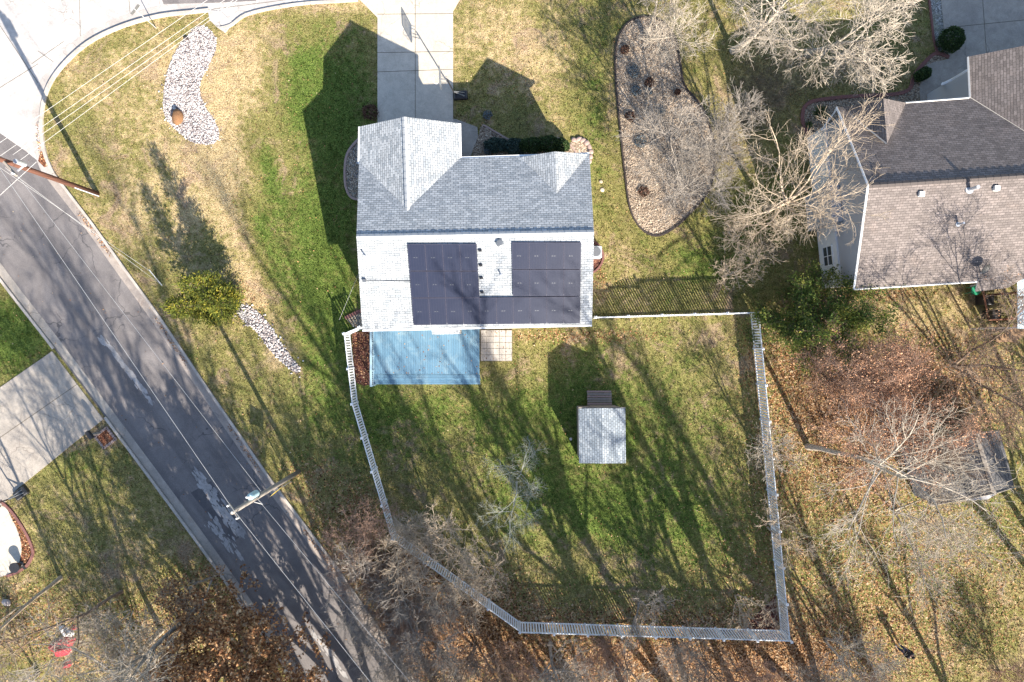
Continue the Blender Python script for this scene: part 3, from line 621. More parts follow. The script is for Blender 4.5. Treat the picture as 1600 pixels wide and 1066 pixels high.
# grass tufts: short blades, carrying the ground's tone
NO_GRASS = [ROAD, STREET, DRIVE, WALK, LDRIVE, LWALK, RDRIVE, RWALK, CREEK1, CREEK2, ISLAND, WBED, SWBED, MBED, FBED, RING, ACBED, RBED, RBED2, CBED,
            [(583, 510), (752, 510), (752, 604), (583, 604)], [(751, 514), (801, 514), (801, 565), (751, 565)], [(560, 190), (928, 250), (928, 512), (560, 516)], [(1290, 150), (1700, 120), (1700, 450), (1310, 450)], [(905, 634), (976, 634), (976, 722), (905, 722)]]
def clear_of(px, py):
    keep = np.ones(px.shape, bool)
    for poly in NO_GRASS: keep &= ~in_poly(px, py, poly)
    return keep
def blades(n, seed):
    r = np.random.default_rng(seed); px = r.uniform(-25, 1625, n); py = r.uniform(-25, 1091, n)
    k = clear_of(px, py); px, py = px[k], py[k]
    g, l, d = tone(px, py); k = r.random(len(px)) > np.maximum(l * 0.8, d * 0.2); px, py, g, l, d = px[k], py[k], g[k], l[k], d[k]
    m = len(px); B = 3
    X = np.repeat((px - 800) * H / F, B) + r.normal(0, 0.035, m * B); Y = np.repeat((533 - py) * H / F, B) + r.normal(0, 0.035, m * B)
    hgt = r.uniform(0.035, 0.085, m * B) * np.repeat(0.8 + 0.6 * g, B); w = r.uniform(0.012, 0.028, m * B); a = r.uniform(0, 6.28, m * B); le = r.uniform(0.02, 0.07, m * B); b = r.uniform(0, 6.28, m * B)
    c, s = np.cos(a) * w, np.sin(a) * w
    v0 = np.stack([X - c, Y - s, np.zeros_like(X)], 1); v1 = np.stack([X + c, Y + s, np.zeros_like(X)], 1)
    v2 = np.stack([X + np.cos(b) * le, Y + np.sin(b) * le, hgt], 1)
    V = np.stack([v0, v1, v2], 1).reshape(-1, 3); Fc = np.arange(len(V)).reshape(-1, 3)
    T = np.repeat(np.stack([np.clip(g + r.normal(0, 0.1, m), 0, 1), l * 0.2, d], 1), B * 3, 0)
    return mk('grass', V, Fc, M['ground'], attrs={'tone': ('POINT', T)})
tag(blades(170000, 5), 'short winter turf, green in the hollows and straw-coloured elsewhere', 'grass', None, 'stuff')

def litter(n, seed):
    r = np.random.default_rng(seed); px = r.uniform(-20, 1620, n * 4); py = r.uniform(-20, 1086, n * 4)
    g, l, d = tone(px, py)
    inb = in_poly(px, py, MBED) | in_poly(px, py, LBED) | in_poly(px, py, CBED)
    onroad = in_poly(px, py, ROAD)
    # leaves gather in the gutters
    def near(line, w):
        P0 = np.array(line); dm = np.full(px.shape, 1e9)
        for i in range(len(P0) - 1):
            a, b = P0[i], P0[i + 1]; ab = b - a; t = np.clip(((px - a[0]) * ab[0] + (py - a[1]) * ab[1]) / (ab @ ab), 0, 1)
            dm = np.minimum(dm, np.hypot(px - a[0] - t * ab[0], py - a[1] - t * ab[1]))
        return dm < w
    patch = (np.sin(px * 0.05 + 1.3) + np.sin(py * 0.031 + px * 0.013)) > 0.35
    gut = near(RIGHT_EDGE, 9) & patch & onroad
    gut |= near(ARC[:14], 9) & in_poly(px, py, STREET) & (py > 175)
    w = l * 1.0 + 0.012
    w = np.where(clear_of(px, py) | inb, w, 0.0); w = np.where(inb, 0.5, w); w = np.where(gut, 0.9, w); w = np.where(onroad & ~gut, 0.004, w)
    k = r.random(len(px)) < w * 0.85; px, py = px[k], py[k]; m = len(px)
    X = (px - 800) * H / F; Y = (533 - py) * H / F; s = r.uniform(0.026, 0.058, m)
    t1 = r.normal(0, 0.45, m); t2 = r.normal(0, 0.45, m); a = r.uniform(0, 6.28, m)
    q = np.array([[-1, 0], [0, -0.62], [1, 0], [0, 0.62]])
    x = q[None, :, 0] * s[:, None]; y = q[None, :, 1] * s[:, None]; z = x * t1[:, None] + y * t2[:, None]
    z = z - z.min(1, keepdims=True) + 0.02 + r.uniform(0, 0.03, m)[:, None]
    c, sn = np.cos(a)[:, None], np.sin(a)[:, None]
    V = np.stack([x * c - y * sn + X[:, None], x * sn + y * c + Y[:, None], z], -1).reshape(-1, 3)
    Fc = np.arange(m * 4).reshape(-1, 4)
    return mk('fallen_leaves', V, Fc, M['leaf_litter'], attrs={'rnd': ('FACE', r.random(m))})
tag(litter(120000, 6), 'carpet of rusty fallen leaves under the bare woods and in gutters', 'leaves', None, 'stuff')

# ------------------------------------------------------------------ roofs and houses
def slab(name, pts, mat, fascia, parent, up=None, thick=0.14, lift=0.0):
    """a roof plane: top polygon (world points, any order round), UVs in metres: u along the eave, v up the slope"""
    P3 = [Vector(p) for p in pts]; n = len(P3)
    nr = Vector((0, 0, 0))
    for i in range(n): nr += P3[i].cross(P3[(i + 1) % n])
    nr.normalize()
    if nr.z < 0: P3 = P3[::-1]; nr = -nr
    vdir = (Vector((0, 0, 1)) - nr * nr.z)
    vdir = vdir.normalized() if vdir.length > 1e-4 else Vector((0, 1, 0))
    udir = vdir.cross(nr).normalized()
    P3 = [p + Vector((0, 0, lift)) for p in P3]
    lo = [p - Vector((0, 0, thick)) for p in P3]
    V = P3 + lo; Fc = [list(range(n)), list(range(2 * n - 1, n - 1, -1))]; mi = [0, 1]
    for i in range(n):
        j = (i + 1) % n; Fc.append([i, i + n, j + n, j]); mi.append(1)
    uv = []
    for f in Fc:
        for i in f: uv.append((V[i].dot(udir), V[i].dot(vdir)))
    return mk(name, [v[:] for v in V], Fc, [mat, fascia], parent, midx=mi, uv=uv)

def roof_z(plane, px, py):     # where the camera-independent roof plane lies above a photo pixel: returns world point
    a, nrm = plane; o = Vector((0, 0, H)); d = Vector(((px - 800) / F, (533 - py) / F, -1.0))
    t = (a - o).dot(nrm) / d.dot(nrm); return o + d * t
def plane_of(a, b, c):
    a, b, c = Vector(a), Vector(b), Vector(c); n = (b - a).cross(c - a).normalized()
    return (a, n if n.z > 0 else -n)

def ridge_cap(name, a, b, mat, parent, w=0.28, z=0.05):
    a, b = Vector(a), Vector(b); n = max(2, int((b - a).length / 0.2)); mb = MB()
    ang = math.atan2(b.y - a.y, b.x - a.x)
    for i in range(n):
        c = a.lerp(b, (i + 0.5) / n)
        ln = (b - a).length / n
        d = (b - a).normalized(); s = Vector((-d.y, d.x, 0)).normalized()
        for sg in (1, -1):
            e0 = c - d * ln * 0.5; e1 = c + d * ln * 0.52
            zz = Vector((0, 0, z + 0.012 * (i % 2)))
            q = [e0 + zz, e1 + zz, e1 + s * sg * w / 2 + zz - Vector((0, 0, 0.07)), e0 + s * sg * w / 2 + zz - Vector((0, 0, 0.07))]
            q2 = [p - Vector((0, 0, 0.05)) for p in q]
            mb.add(q + q2, [(0, 1, 2, 3), (7, 6, 5, 4), (3, 2, 6, 7), (0, 3, 7, 4), (1, 2, 6, 5)], 0)
    o = mb.build(name, mat, parent)
    m = bmesh.new(); m.from_mesh(o.data); bmesh.ops.recalc_face_normals(m, faces=m.faces); m.to_mesh(o.data); m.free()
    return o

def wall_block(name, foot, zt, mat, parent, gable=None):
    """walls over a ground outline (world xy); gable=(i, j, zr): ridge above the middle of edges i and j"""
    n = len(foot); V = [(x, y, 0) for x, y in foot] + [(x, y, zt) for x, y in foot]
    Fc = [[i, (i + 1) % n, (i + 1) % n + n, i + n] for i in range(n)]
    if gable:
        i, j, zr = gable
        m1 = len(V); V.append(((foot[i][0] + foot[(i + 1) % n][0]) / 2, (foot[i][1] + foot[(i + 1) % n][1]) / 2, zr))
        m2 = len(V); V.append(((foot[j][0] + foot[(j + 1) % n][0]) / 2, (foot[j][1] + foot[(j + 1) % n][1]) / 2, zr))
        Fc[i] = [i, (i + 1) % n, (i + 1) % n + n, m1, i + n]; Fc[j] = [j, (j + 1) % n, (j + 1) % n + n, m2, j + n]
        Fc.append([i + n, m1, m2, (j + 1) % n + n]); Fc.append([(i + 1) % n + n, j + n, m2, m1])
    else: Fc.append([k + n for k in range(n)])
    o = mk(name, V, Fc, mat, parent)
    b = bmesh.new(); b.from_mesh(o.data); bmesh.ops.recalc_face_normals(b, faces=b.faces); b.to_mesh(o.data); b.free()
    return o
def inset(q, d):
    c = np.mean(np.array(q), 0); out = []
    for x, y in q: out.append((x - math.copysign(d, x - c[0]), y - math.copysign(d, y - c[1])))
    return out

def window(parent, c, w, h, ang, fr='window', mats=None):
    """window on a wall; c centre of the pane, ang = direction the wall faces"""
    d = Vector((math.cos(ang), math.sin(ang), 0)); s = Vector((-d.y, d.x, 0)); c = Vector(c)
    mb = MB()
    for dz, hh in ((h / 2, 0.08), (-h / 2, 0.08), (0, 0.05)): mb.box(c + d * 0.03 + Vector((0, 0, dz)), (0.07, w + 0.16, hh), ang)
    for ds in (w / 2, -w / 2, 0): mb.box(c + d * 0.033 + s * ds, (0.07, 0.07 if ds else 0.04, h), ang)
    o = mb.build(fr, M['white'], parent)
    g = MB().box(c + d * 0.012, (0.03, w, h), ang).build('pane', M['glass'], o)
    return o

# --- the main house
RD, EV, GR, DG = 6.2, 4.0, 5.45, 5.1
house = empty('house', P(745, 370), 'grey-shingled gable house with solar panels and a blue deck behind', 'house')
def HP(a, b, h): return Vector(P(a, b, h)) - Vector(house.location)
rW, rE = P(557, 370, RD), P(928, 363, RD); nW, nE = P(561, 252, EV), P(921, 241, EV); sW, sE = P(566, 515, EV), P(925, 507, EV)
hl = house.location
def lc(p): return (p[0] - hl[0], p[1] - hl[1], p[2] - hl[2])
roof = slab('roof', [lc(p) for p in (rW, rE, nE, nW)], M['shingle'], M['trim'], house); roof['label'] = 'grey shingled front slope of the main roof'
roof_s = slab('roof', [lc(p) for p in (rW, rE, sE, sW)], M['shingle'], M['trim'], house); roof_s['label'] = 'sunny rear slope of the main roof under the solar panels'
g0, g1 = P(632, 183, GR), P(637, 331, GR); gw0, gw1 = P(563, 198, EV), P(562, 256, EV); ge0, ge1 = P(717, 193, EV), P(718, 248, EV)
rg = slab('garage_roof', [lc(p) for p in (g0, g1, gw1, gw0)], M['shingle'], M['trim'], house, lift=0.02)
rg2 = slab('garage_roof', [lc(p) for p in (g0, g1, ge1, ge0)], M['shingle'], M['trim'], house, lift=0.02)
d0, d1 = P(867, 237, DG), P(870, 302, DG); dw, de = P(812, 246, EV), P(919, 241, EV)
rd1 = slab('dormer_roof', [lc(p) for p in (d0, d1, dw)], M['shingle'], M['trim'], house, lift=0.02)
rd2 = slab('dormer_roof', [lc(p) for p in (d0, d1, de)], M['shingle'], M['trim'], house, lift=0.02)
ridge_cap('ridge_cap', Vector(lc(rW)), Vector(lc(rE)), M['cap'], house)
ridge_cap('ridge_cap', Vector(lc(g0)) + Vector((0, 0, 0.02)), Vector(lc(g1)) + Vector((0, 0, 0.02)), M['cap'], house, 0.28)
# walls
f_main = inset([nW[:2], nE[:2], sE[:2], sW[:2]], 0.35)
f_main = [(x - hl[0], y - hl[1]) for x, y in f_main]
wall_block('wall', f_main, EV - 0.12, M['siding_tan'], house, (1, 3, RD - 0.30))
f_gar = [(gw0[0] + .35, gw0[1] - .4), (ge0[0] - .35, ge0[1] - .4), (ge1[0] - .35, ge1[1] - 1.0), (gw1[0] + .35, gw1[1] - 1.0)]
f_gar = [(x - hl[0], y - hl[1]) for x, y in f_gar]
wall_block('garage_wall', f_gar, EV - 0.14, M['brick'], house, (0, 2, GR - 0.28))
f_dor = [(dw[0] + .5, d0[1] - .2 - 0.35), (de[0] - .3, d0[1] - .55), (de[0] - .3, d0[1] - 1.6), (dw[0] + .5, d0[1] - 1.6)]
wall_block('gable_wall', [(x - hl[0], y - hl[1]) for x, y in f_dor], EV - 0.14, M['siding_tan'], house, (0, 2, DG - 0.28))
# garage door, windows
gx = (f_gar[0][0] + f_gar[1][0]) / 2; gy = f_gar[0][1]
mb = MB()
for k in range(4): mb.box((gx, gy + 0.02, 0.32 + k * 0.54), (4.6, 0.08, 0.52))
mb.build('garage_door', M['white'], house)
for xx in (-4.5, -1.5, 2.0, 5.5):
    window(house, (xx, f_main[2][1] - 0.0, 1.5 + 1.2), 1.1, 1.2, -math.pi / 2)
window(house, (f_main[1][0], 1.5, 2.6), 1.0, 1.2, 0.0)
window(house, (f_main[0][0], 1.5, 2.6), 1.0, 1.2, math.pi)
mb = MB().box((gx + 3.5 + 0.5, f_main[0][1] + 0.02, 1.1), (0.95, 0.07, 2.1)); mb.build('front_door', M['wood_red'], house)
# gutters on the eaves, downspout
for a, b, nm in ((sW, sE, 0), (ge1, nE, 1), (gw0, gw1, 2), (ge0, ge1, 3)):
    a = Vector(lc(a)); b = Vector(lc(b)); d = (b - a).normalized(); o_ = Vector((d.y, -d.x, 0)) * 0.07
    if nm == 1: o_ = -o_
    if nm == 2: o_ = -o_ if o_.x > 0 else o_
    if nm == 3: o_ = -o_ if o_.x < 0 else o_
    c = (a + b) / 2 + o_ + Vector((0, 0, -0.07))
    if nm == 1: c.z -= 0.03
    MB().box(c, ((b - a).length, 0.10, 0.11), math.atan2(d.y, d.x)).build('gutter', M['white'], house)
# small rear bay roof
bayp = [P(674, 512, 3.9), P(718, 512, 3.9), P(719, 522, 3.72), P(675, 523, 3.72)]
slab('bay_roof', [lc(p) for p in bayp], M['shingle'], M['trim'], house, thick=0.10, lift=-0.03)
MB().box(lc(((bayp[0][0] + bayp[1][0]) / 2, bayp[2][1] + 0.28, 1.85)), (1.4, 0.45, 3.6)).build('bay_wall', M['siding_tan'], house)
# solar panels
PS = plane_of(rW, sE, sW)
def panel_quad(q):
    mbp = MB(); off_ = PS[1] * 0.12; c3 = [Vector(roof_z(PS, *p)) for p in q]; c0 = sum(c3, Vector()) / 4
    c3 = [c0 + (p - c0) * 0.985 for p in c3]
    top = [p + off_ for p in c3]; bot = [p + PS[1] * 0.085 for p in c3]
    top = [Vector(lc(p)) for p in top]; bot = [Vector(lc(p)) for p in bot]
    mbp.add([*top, *bot], [(0, 1, 2, 3), (7, 6, 5, 4), (0, 4, 5, 1), (1, 5, 6, 2), (2, 6, 7, 3), (3, 7, 4, 0)], 0)
    # frame, thin grid of bus bars
    def lerp(u, v, up): 
        a = top[0].lerp(top[1], u); b = top[3].lerp(top[2], u); return a.lerp(b, v) + PS[1] * up
    for (u0, u1, v0, v1) in ((0, 1, 0, .012), (0, 1, .988, 1), (0, .018, .012, .988), (.982, 1, .012, .988)):
        mbp.add([lerp(u0, v0, .006), lerp(u1, v0, .006), lerp(u1, v1, .006), lerp(u0, v1, .006)], [(0, 1, 2, 3)], 1)
    for v in (0.5,):
        for u in (0.30, 0.44):
            mbp.add([lerp(u, v - .005, .005), lerp(u + .07, v - .005, .005), lerp(u + .07, v + .005, .005), lerp(u, v + .005, .005)], [(0, 1, 2, 3)], 2)
    for u in np.linspace(0.1, 0.9, 6):
        mbp.add([lerp(u - .003, .02, .004), lerp(u + .003, .02, .004), lerp(u + .003, .98, .004), lerp(u - .003, .98, .004)], [(0, 1, 2, 3)], 1)
    o = mbp.build('solar_panel', [M['pv'], M['pvframe'], M['metal']], house)
    b = bmesh.new(); b.from_mesh(o.data); bmesh.ops.recalc_face_normals(b, faces=b.faces[:6]); 
    for f in b.faces:
        if f.index >= 6 and f.normal.z < 0: f.normal_flip()
    b.to_mesh(o.data); b.free()
    return o
m_, t_, b_ = nodes('solar_cell', 0.35, 0.3); L(t_, mix(t_, noise(t_, 2.0, 4, 0.6, pos(t_)), (0.008, 0.013, 0.034), (0.016, 0.021, 0.044)), b_.inputs['Base Color']); M['pv'] = m_
M['pvframe'] = simple('panel_frame', (0.055, 0.055, 0.085), (0.04, 0.04, 0.07), 5, 0.5)
rows = [(380.5, 422.5), (423, 464.5), (465, 507)]
lx = lambda y: 637 + (y - 380) * 10 / 127.0; lx2 = lambda y: 745 + (y - 380) * 7 / 127.0; rx1 = lambda y: 799.5 + (y - 380) * 3 / 127.0; rx2 = lambda y: 908 - (y - 380) * 2 / 127.0
for r_i, (y0, y1) in enumerate(rows):
    if r_i < 2:
        for (fa, fb, dy) in ((lx, lx2, 0), (rx1, rx2, -2.5)):
            for k in range(4):
                u0, u1 = k / 4, (k + 1) / 4; g_ = lambda y, u: fa(y) + (fb(y) - fa(y)) * u
                panel_quad([(g_(y0, u0), y0 + dy), (g_(y0, u1), y0 + dy), (g_(y1, u1), y1 + dy), (g_(y1, u0), y1 + dy)])
    else:
        for k in range(10):
            u0, u1 = k / 10, (k + 1) / 10; g_ = lambda y, u: lx(y) + (rx2(y) - lx(y)) * u; dy0, dy1 = -2.5 * u0, -2.5 * u1
            panel_quad([(g_(y0, u0), y0 + dy0), (g_(y0, u1), y0 + dy1), (g_(y1, u1), y1 + dy1), (g_(y1, u0), y1 + dy0)])
# vents, pipes, conduit on the rear slope
def vent_pipe(a, b, pl, parent, r=0.045, h=0.45, nm='vent_pipe', org=None, mat='galv'):
    p = roof_z(pl, a, b) - Vector(org)
    mbv = MB().tube([p - Vector((0, 0, 0.1)), p + Vector((0, 0, h))], r, 10); mbv.tube([p + Vector((0, 0, 0.02)), p + Vector((0, 0, 0.06))], r * 2.2, 12)
    return mbv.build(nm, M[mat], parent)
vent_pipe(571, 401, PS, house, org=hl); vent_pipe(783, 430, PS, house, org=hl, h=0.35)
p = roof_z(PS, 781, 381) - Vector(hl)
MB().tube([p, p + Vector((0, 0, .12)), p + Vector((0, 0, .2)), p + Vector((0, 0, .25))], [.10, .12, .22, .16], 14).build('roof_vent', M['metal'], house)
pa, pb = roof_z(PS, 570, 439) - Vector(hl) + Vector((0, 0, .06)), roof_z(PS, 641, 440) - Vector(hl) + Vector((0, 0, .06))
MB().tube([pa, pb], 0.018, 6).build('conduit', M['metal'], house)
MB().box(pa + Vector((0, 0, 0.05)), (0.18, 0.16, 0.16)).build('junction_box', M['metal'], house)
for (a, b) in ((749, 392), (750, 415), (751, 435), (752, 457)):
    p = roof_z(PS, a, b) - Vector(hl); MB().box(p + Vector((0.05, 0, .08)), (0.18, 0.10, 0.12)).build('mount_bracket', M['black'], house)

# --- deck behind the house
deck = empty('deck', P(667, 558), 'blue-grey painted timber deck behind the grey-roofed house', 'deck')
dk = Vector(deck.location)
m_, t_, b_ = nodes('blue_deck_paint', 0.6, 0.3); p_n = pos(t_)
sx_ = N(t_, 'ShaderNodeSeparateXYZ'); L(t_, p_n, sx_.inputs[0])
mpd = N(t_, 'ShaderNodeMapping'); mpd.inputs['Scale'].default_value = (6.8, 0.35, 1); L(t_, p_n, mpd.inputs['Vector'])
cd = mix(t_, noise(t_, 1.0, 3, 0.6, mpd.outputs[0]), (0.075, 0.175, 0.275), (0.15, 0.26, 0.35))
cd = mix(t_, math_(t_, 'MULTIPLY', smooth(t_, noise(t_, 1.1, 5, 0.7, p_n, 0.4), 0.5, 0.7), 0.5), cd, (0.25, 0.35, 0.40))
L(t_, cd, b_.inputs['Base Color']); M['deck'] = m_
M['rail_blue'] = simple('pale_blue_rail', (0.30, 0.42, 0.49), (0.24, 0.35, 0.42), 4, 0.5)
x0, y1 = P(586, 0)[0], P(0, 511)[1]; x1 = P(750, 0)[0]; y0 = P(0, 584)[1]; DZ = 0.55
mb = MB(); w_ = 0.14; n_ = int((x1 - x0) / 0.15)
for k in range(n_): mb.box((x0 + (k + .5) * (x1 - x0) / n_ - dk.x, (y0 + y1) / 2 - dk.y, DZ), ((x1 - x0) / n_ - 0.008, y1 - y0, 0.04))
mb.build('deck_board', M['deck'], deck)['label'] = 'blue boards running away from the house'
for k in range(5): MB().box((x0 + 0.1 + k * (x1 - x0 - 0.2) / 4 - dk.x, (y0 + y1) / 2 - dk.y, 0.26), (0.1, y1 - y0 - 0.1, 0.5)).build('beam', M['wood_grey'], deck)
st0 = y0; zz = [0.38, 0.20]
for k, (yy, z) in enumerate(((584.5, 0.37), (592.5, 0.19))):
    ya = P(0, yy)[1]; yb = P(0, yy + 8)[1]
    mb = MB()
    for q in range(3): mb.box(((x0 + x1) / 2 - dk.x, ya + (yb - ya) * (q + .5) / 3 - dk.y, z), (x1 - x0 + 0.05, abs(yb - ya) / 3 - 0.012, 0.04))
    mb.box(((x0 + x1) / 2 - dk.x, yb + 0.02 - dk.y, z / 2), (x1 - x0 + 0.04, 0.03, z - 0.05)); mb.build('step', M['deck'], deck)
mb = MB()
xr = x0 + 0.04 - dk.x
for yy in (516, 536, 556, 578, 601): mb.box((xr, P(0, yy)[1] - dk.y, 0.72), (0.09, 0.09, 1.44))
ya, yb = P(0, 513)[1] - dk.y, P(0, 602)[1] - dk.y
for z, w in ((1.44, 0.13), (0.75, 0.06)): mb.box((xr, (ya + yb) / 2, z + 0.03), (w, ya - yb, 0.05))
for k in range(30): mb.box((xr, yb + (k + .5) * (ya - yb) / 30, 1.1), (0.03, 0.03, 0.7))
mb.build('railing', M['rail_blue'], deck)
# --- paver patio
patio = empty('patio', P(775, 540), 'small square patio of pale pavers beside the blue deck', 'patio'); patio['kind'] = 'structure'
mb = MB(); xa, ya_, xb, yb_ = PATIO; nx_, ny_ = 5, 5
for i in range(nx_):
    for j in range(ny_):
        c = P(xa + (i + .5) * (xb - xa) / nx_, ya_ + (j + .5) * (yb_ - ya_) / ny_); mb.box((c[0] - patio.location.x, c[1] - patio.location.y, 0.035), (0.385, 0.375, 0.07))
mb.build('paver', M['paver'], patio)
sheet('patio_base', [(750.5, 515), (800.5, 515), (800.5, 564.6), (750.5, 564.6)], 0.012, M['joint'], 'dirt joints under the small paver patio', 'patio base')

# --- garden shed
shed = empty('garden_shed', P(940, 678), 'small light-shingled shed with a wooden ramp in the fenced back yard', 'shed'); sh = Vector(shed.location)
def ls(p): return (p[0] - sh.x, p[1] - sh.y, p[2])
EZ, RZ = 2.25, 2.75
a0, a1 = P(904, 638.5, EZ), P(977, 638.5, EZ); b0, b1 = P(905, 724, EZ), P(978, 724, EZ); r0, r1 = P(941, 638, RZ), P(942, 724.5, RZ)
slab('roof', [ls(p) for p in (r0, r1, b0, a0)], M['shingle_shed'], M['trim'], shed, thick=0.08)
slab('roof', [ls(p) for p in (r0, r1, b1, a1)], M['shingle_shed'], M['trim'], shed, thick=0.08)
ft = [(a0[0] + .10 - sh.x, a0[1] - .05 - sh.y), (a1[0] - .10 - sh.x, a1[1] - .05 - sh.y), (b1[0] - .10 - sh.x, b1[1] + .1 - sh.y), (b0[0] + .10 - sh.x, b0[1] + .1 - sh.y)]
wall_block('wall', ft, EZ - 0.05, M['wood_grey'], shed, (0, 2, RZ - 0.15))
mb = MB()
for s_x in (-0.42, 0.42): mb.box((s_x, ft[0][1] + 0.03, 1.05), (0.80, 0.06, 1.9)); 
mb.build('door', M['wood_grey'], shed)
tc = [P(904, 637.5, EZ - .1), P(977, 637.5, EZ - .1)]
MB().box(((a0[0] + a1[0]) / 2 - sh.x, a0[1] + 0.05 - sh.y, EZ - 0.02), (a1[0] - a0[0], 0.06, 0.14)).build('fascia', M['wood_grey'], shed)
mb = MB(); ya = P(0, 636)[1] - sh.y; yb = P(0, 610)[1] - sh.y; xw = (P(955, 0)[0] - P(917, 0)[0])
cx_ = (P(955, 0)[0] + P(917, 0)[0]) / 2 - sh.x
for k in range(7):
    t = (k + .5) / 7; mb.box((cx_ + 0.01 * ((k * 7) % 3 - 1), ya + (yb - ya) * t, 0.32 - 0.27 * t + 0.012 * (k % 2)), (xw, abs(yb - ya) / 7 - 0.03, 0.04), rx=-0.0)
mb.m = sum([[k_ % 2] * 6 for k_ in (0, 1, 0, 0, 1, 0, 1)], []); mb.build('ramp', [M['wood_grey'], M['stone_edge']], shed)
tag(scatter('stepping_stone', np.array([P(892, 686)]) + [0, 0, 0.02], np.array([0.12]), M['stones'], base=ICO2, jitter=0.05, flat=0.4, seed=44), 'small pale round stone lying west of the light shed', 'stone')

# --- the neighbour's house
nb = empty('neighbour_house', P(1450, 300), 'large brown-shingled house with a shaded grey west gable', 'house'); nbv = Vector(nb.location)
def ln_(p): return (p[0] - nbv.x, p[1] - nbv.y, p[2])
NR, NE = 7.4, 4.6
R0, R1 = P(1357, 290, NR), P(1700, 268, NR); S0, S1 = P(1335, 452, NE), P(1712, 428, NE); N0, N1 = P(1308, 168, NE), P(1700, 142, NE)
slab('roof', [ln_(p) for p in (R0, R1, S1, S0)], M['shingle_brown'], M['trim'], nb)['label'] = 'sunlit tan-brown rear slope'
slab('roof', [ln_(p) for p in (R0, R1, N1, N0)], M['shingle_brown'], M['trim'], nb)['label'] = 'dark shaded front slope'
ridge_cap('ridge_cap', Vector(ln_(R0)), Vector(ln_(R1)), M['shingle_brown'], nb)
# cross gable on the front slope, garage wing
CG = 6.5
slab('cross_gable_roof', [ln_(p) for p in (P(1380, 154, CG), P(1386, 224, CG), P(1415, 161, NE))], M['shingle_brown'], M['trim'], nb, lift=0.02)
slab('cross_gable_roof', [ln_(p) for p in (P(1380, 154, CG), P(1386, 224, CG), P(1318, 170, NE))], M['shingle_brown'], M['trim'], nb, lift=0.02)
slab('garage_wing_roof', [ln_(p) for p in (P(1513, 89, NE), P(1700, 52, NR), P(1702, 268, NR), P(1516, 152, NE))], M['shingle_brown'], M['trim'], nb, lift=0.02)
slab('garage_wing_roof', [ln_(p) for p in (P(1700, 52, NR), P(1900, 70, NE), P(1900, 268, NE), P(1702, 268, NR))], M['shingle_brown'], M['trim'], nb, lift=0.02)
wx = 0.35
fn = [(N0[0] + wx, N0[1] - .4), (N1[0], N1[1] - .4), (S1[0], S1[1] + .4), (S0[0] + wx, S0[1] + .4)]
fn = [(x - nbv.x, y - nbv.y) for x, y in fn]
wall_block('wall', fn, NE - 0.14, M['siding'], nb, (1, 3, NR - 0.32))
fg = [(P(1513, 0, NE)[0] + .4 - nbv.x, P(0, 89, NE)[1] - .5 - nbv.y), (P(1890, 0, NE)[0] - nbv.x, P(0, 70, NE)[1] - .9 - nbv.y), (P(1890, 0, NE)[0] - nbv.x, P(0, 200, NE)[1] - nbv.y), (P(1513, 0, NE)[0] + .4 - nbv.x, P(0, 200, NE)[1] - nbv.y)]
wall_block('garage_wall', fg, NE - 0.14, M['siding'], nb)
# white lower band of the west wall, chimney chase, window
wa, wb = Vector((fn[0][0], fn[0][1], 0)), Vector((fn[3][0], fn[3][1], 0)); dW = (wb - wa).normalized(); angW = math.atan2(dW.y, dW.x); outW = Vector((dW.y, -dW.x, 0))
if outW.x > 0: outW = -outW
cW = (wa + wb) / 2 + outW * 0.05
MB().box(cW + Vector((0, 0, 1.2)), ((wb - wa).length, 0.10, 2.4), angW).build('lower_wall', M['white'], nb)
pw = wa.lerp(wb, 0.80); window(nb, pw + outW * 0.10 + Vector((0, 0, 1.25)), 1.2, 1.2, math.atan2(outW.y, outW.x))
pc = wa.lerp(wb, 0.50) + outW * 0.35
MB().box(pc + Vector((0, 0, 1.7)), (2.2, 0.6, 3.4), angW).build('chimney_chase', M['siding'], nb)
# rake trim and gutters
for a, b, nm in ((R0, S0, 'rake_trim'), (R0, N0, 'rake_trim')):
    a, b = Vector(ln_(a)), Vector(ln_(b)); MB().tube([a + Vector((-.04, 0, .03)), b + Vector((-.04, 0, .03))], 0.06, 4).build(nm, M['white'], nb)
for a, b in ((S0, P(1530, 440, NE)), (P(1415, 161, NE), P(1514, 153, NE)), (P(1513, 89, NE), P(1516, 152, NE))):
    a, b = Vector(ln_(a)), Vector(ln_(b)); MB().tube([a + Vector((0, 0, -.02)), b + Vector((0, 0, -.02))], 0.065, 4).build('gutter', M['trim'], nb)
# downspout arms seen beyond the eaves
for pts in (([P(1511, 110, 4.5), P(1488, 124, 3.2), P(1472, 132, 2.9), P(1474, 130, 0.1)]), ([P(1308, 170, 4.5), P(1284, 203, 3.0), P(1281, 206, 0.1)])):
    MB().tube([ln_(p) for p in pts], 0.075, 4).build('downspout', M['white'], nb)
PN = plane_of(R0, S1, S0)
def rbox(a, b, s, mat, nm):
    p = roof_z(PN, a, b) - nbv; return MB().box(p + Vector((0, 0, s[2] * .4)), s, -0.06).build(nm, M[mat], nb)
rbox(1438, 304, (.28, .26, .22), 'trim', 'roof_vent'); rbox(1555, 295, (.28, .26, .22), 'trim', 'roof_vent')
vent_pipe(1496, 351, PN, nb, org=nbv, h=0.55, r=0.06); vent_pipe(1514, 297, PN, nb, org=nbv, h=0.75, r=0.10, nm='flue_pipe')
p = roof_z(PN, 1532, 427) - nbv
mb = MB().tube([p, p + Vector((-.1, .1, .5))], 0.03, 6); mb.build('dish_mast', M['galv'], nb)
dn = Vector((0.35, -0.55, 0.75)).normalized(); cdz = p + Vector((-.18, .2, .62)); ux = dn.cross(Vector((0, 0, 1))).normalized(); uy = dn.cross(ux)
vs = []; fs = []
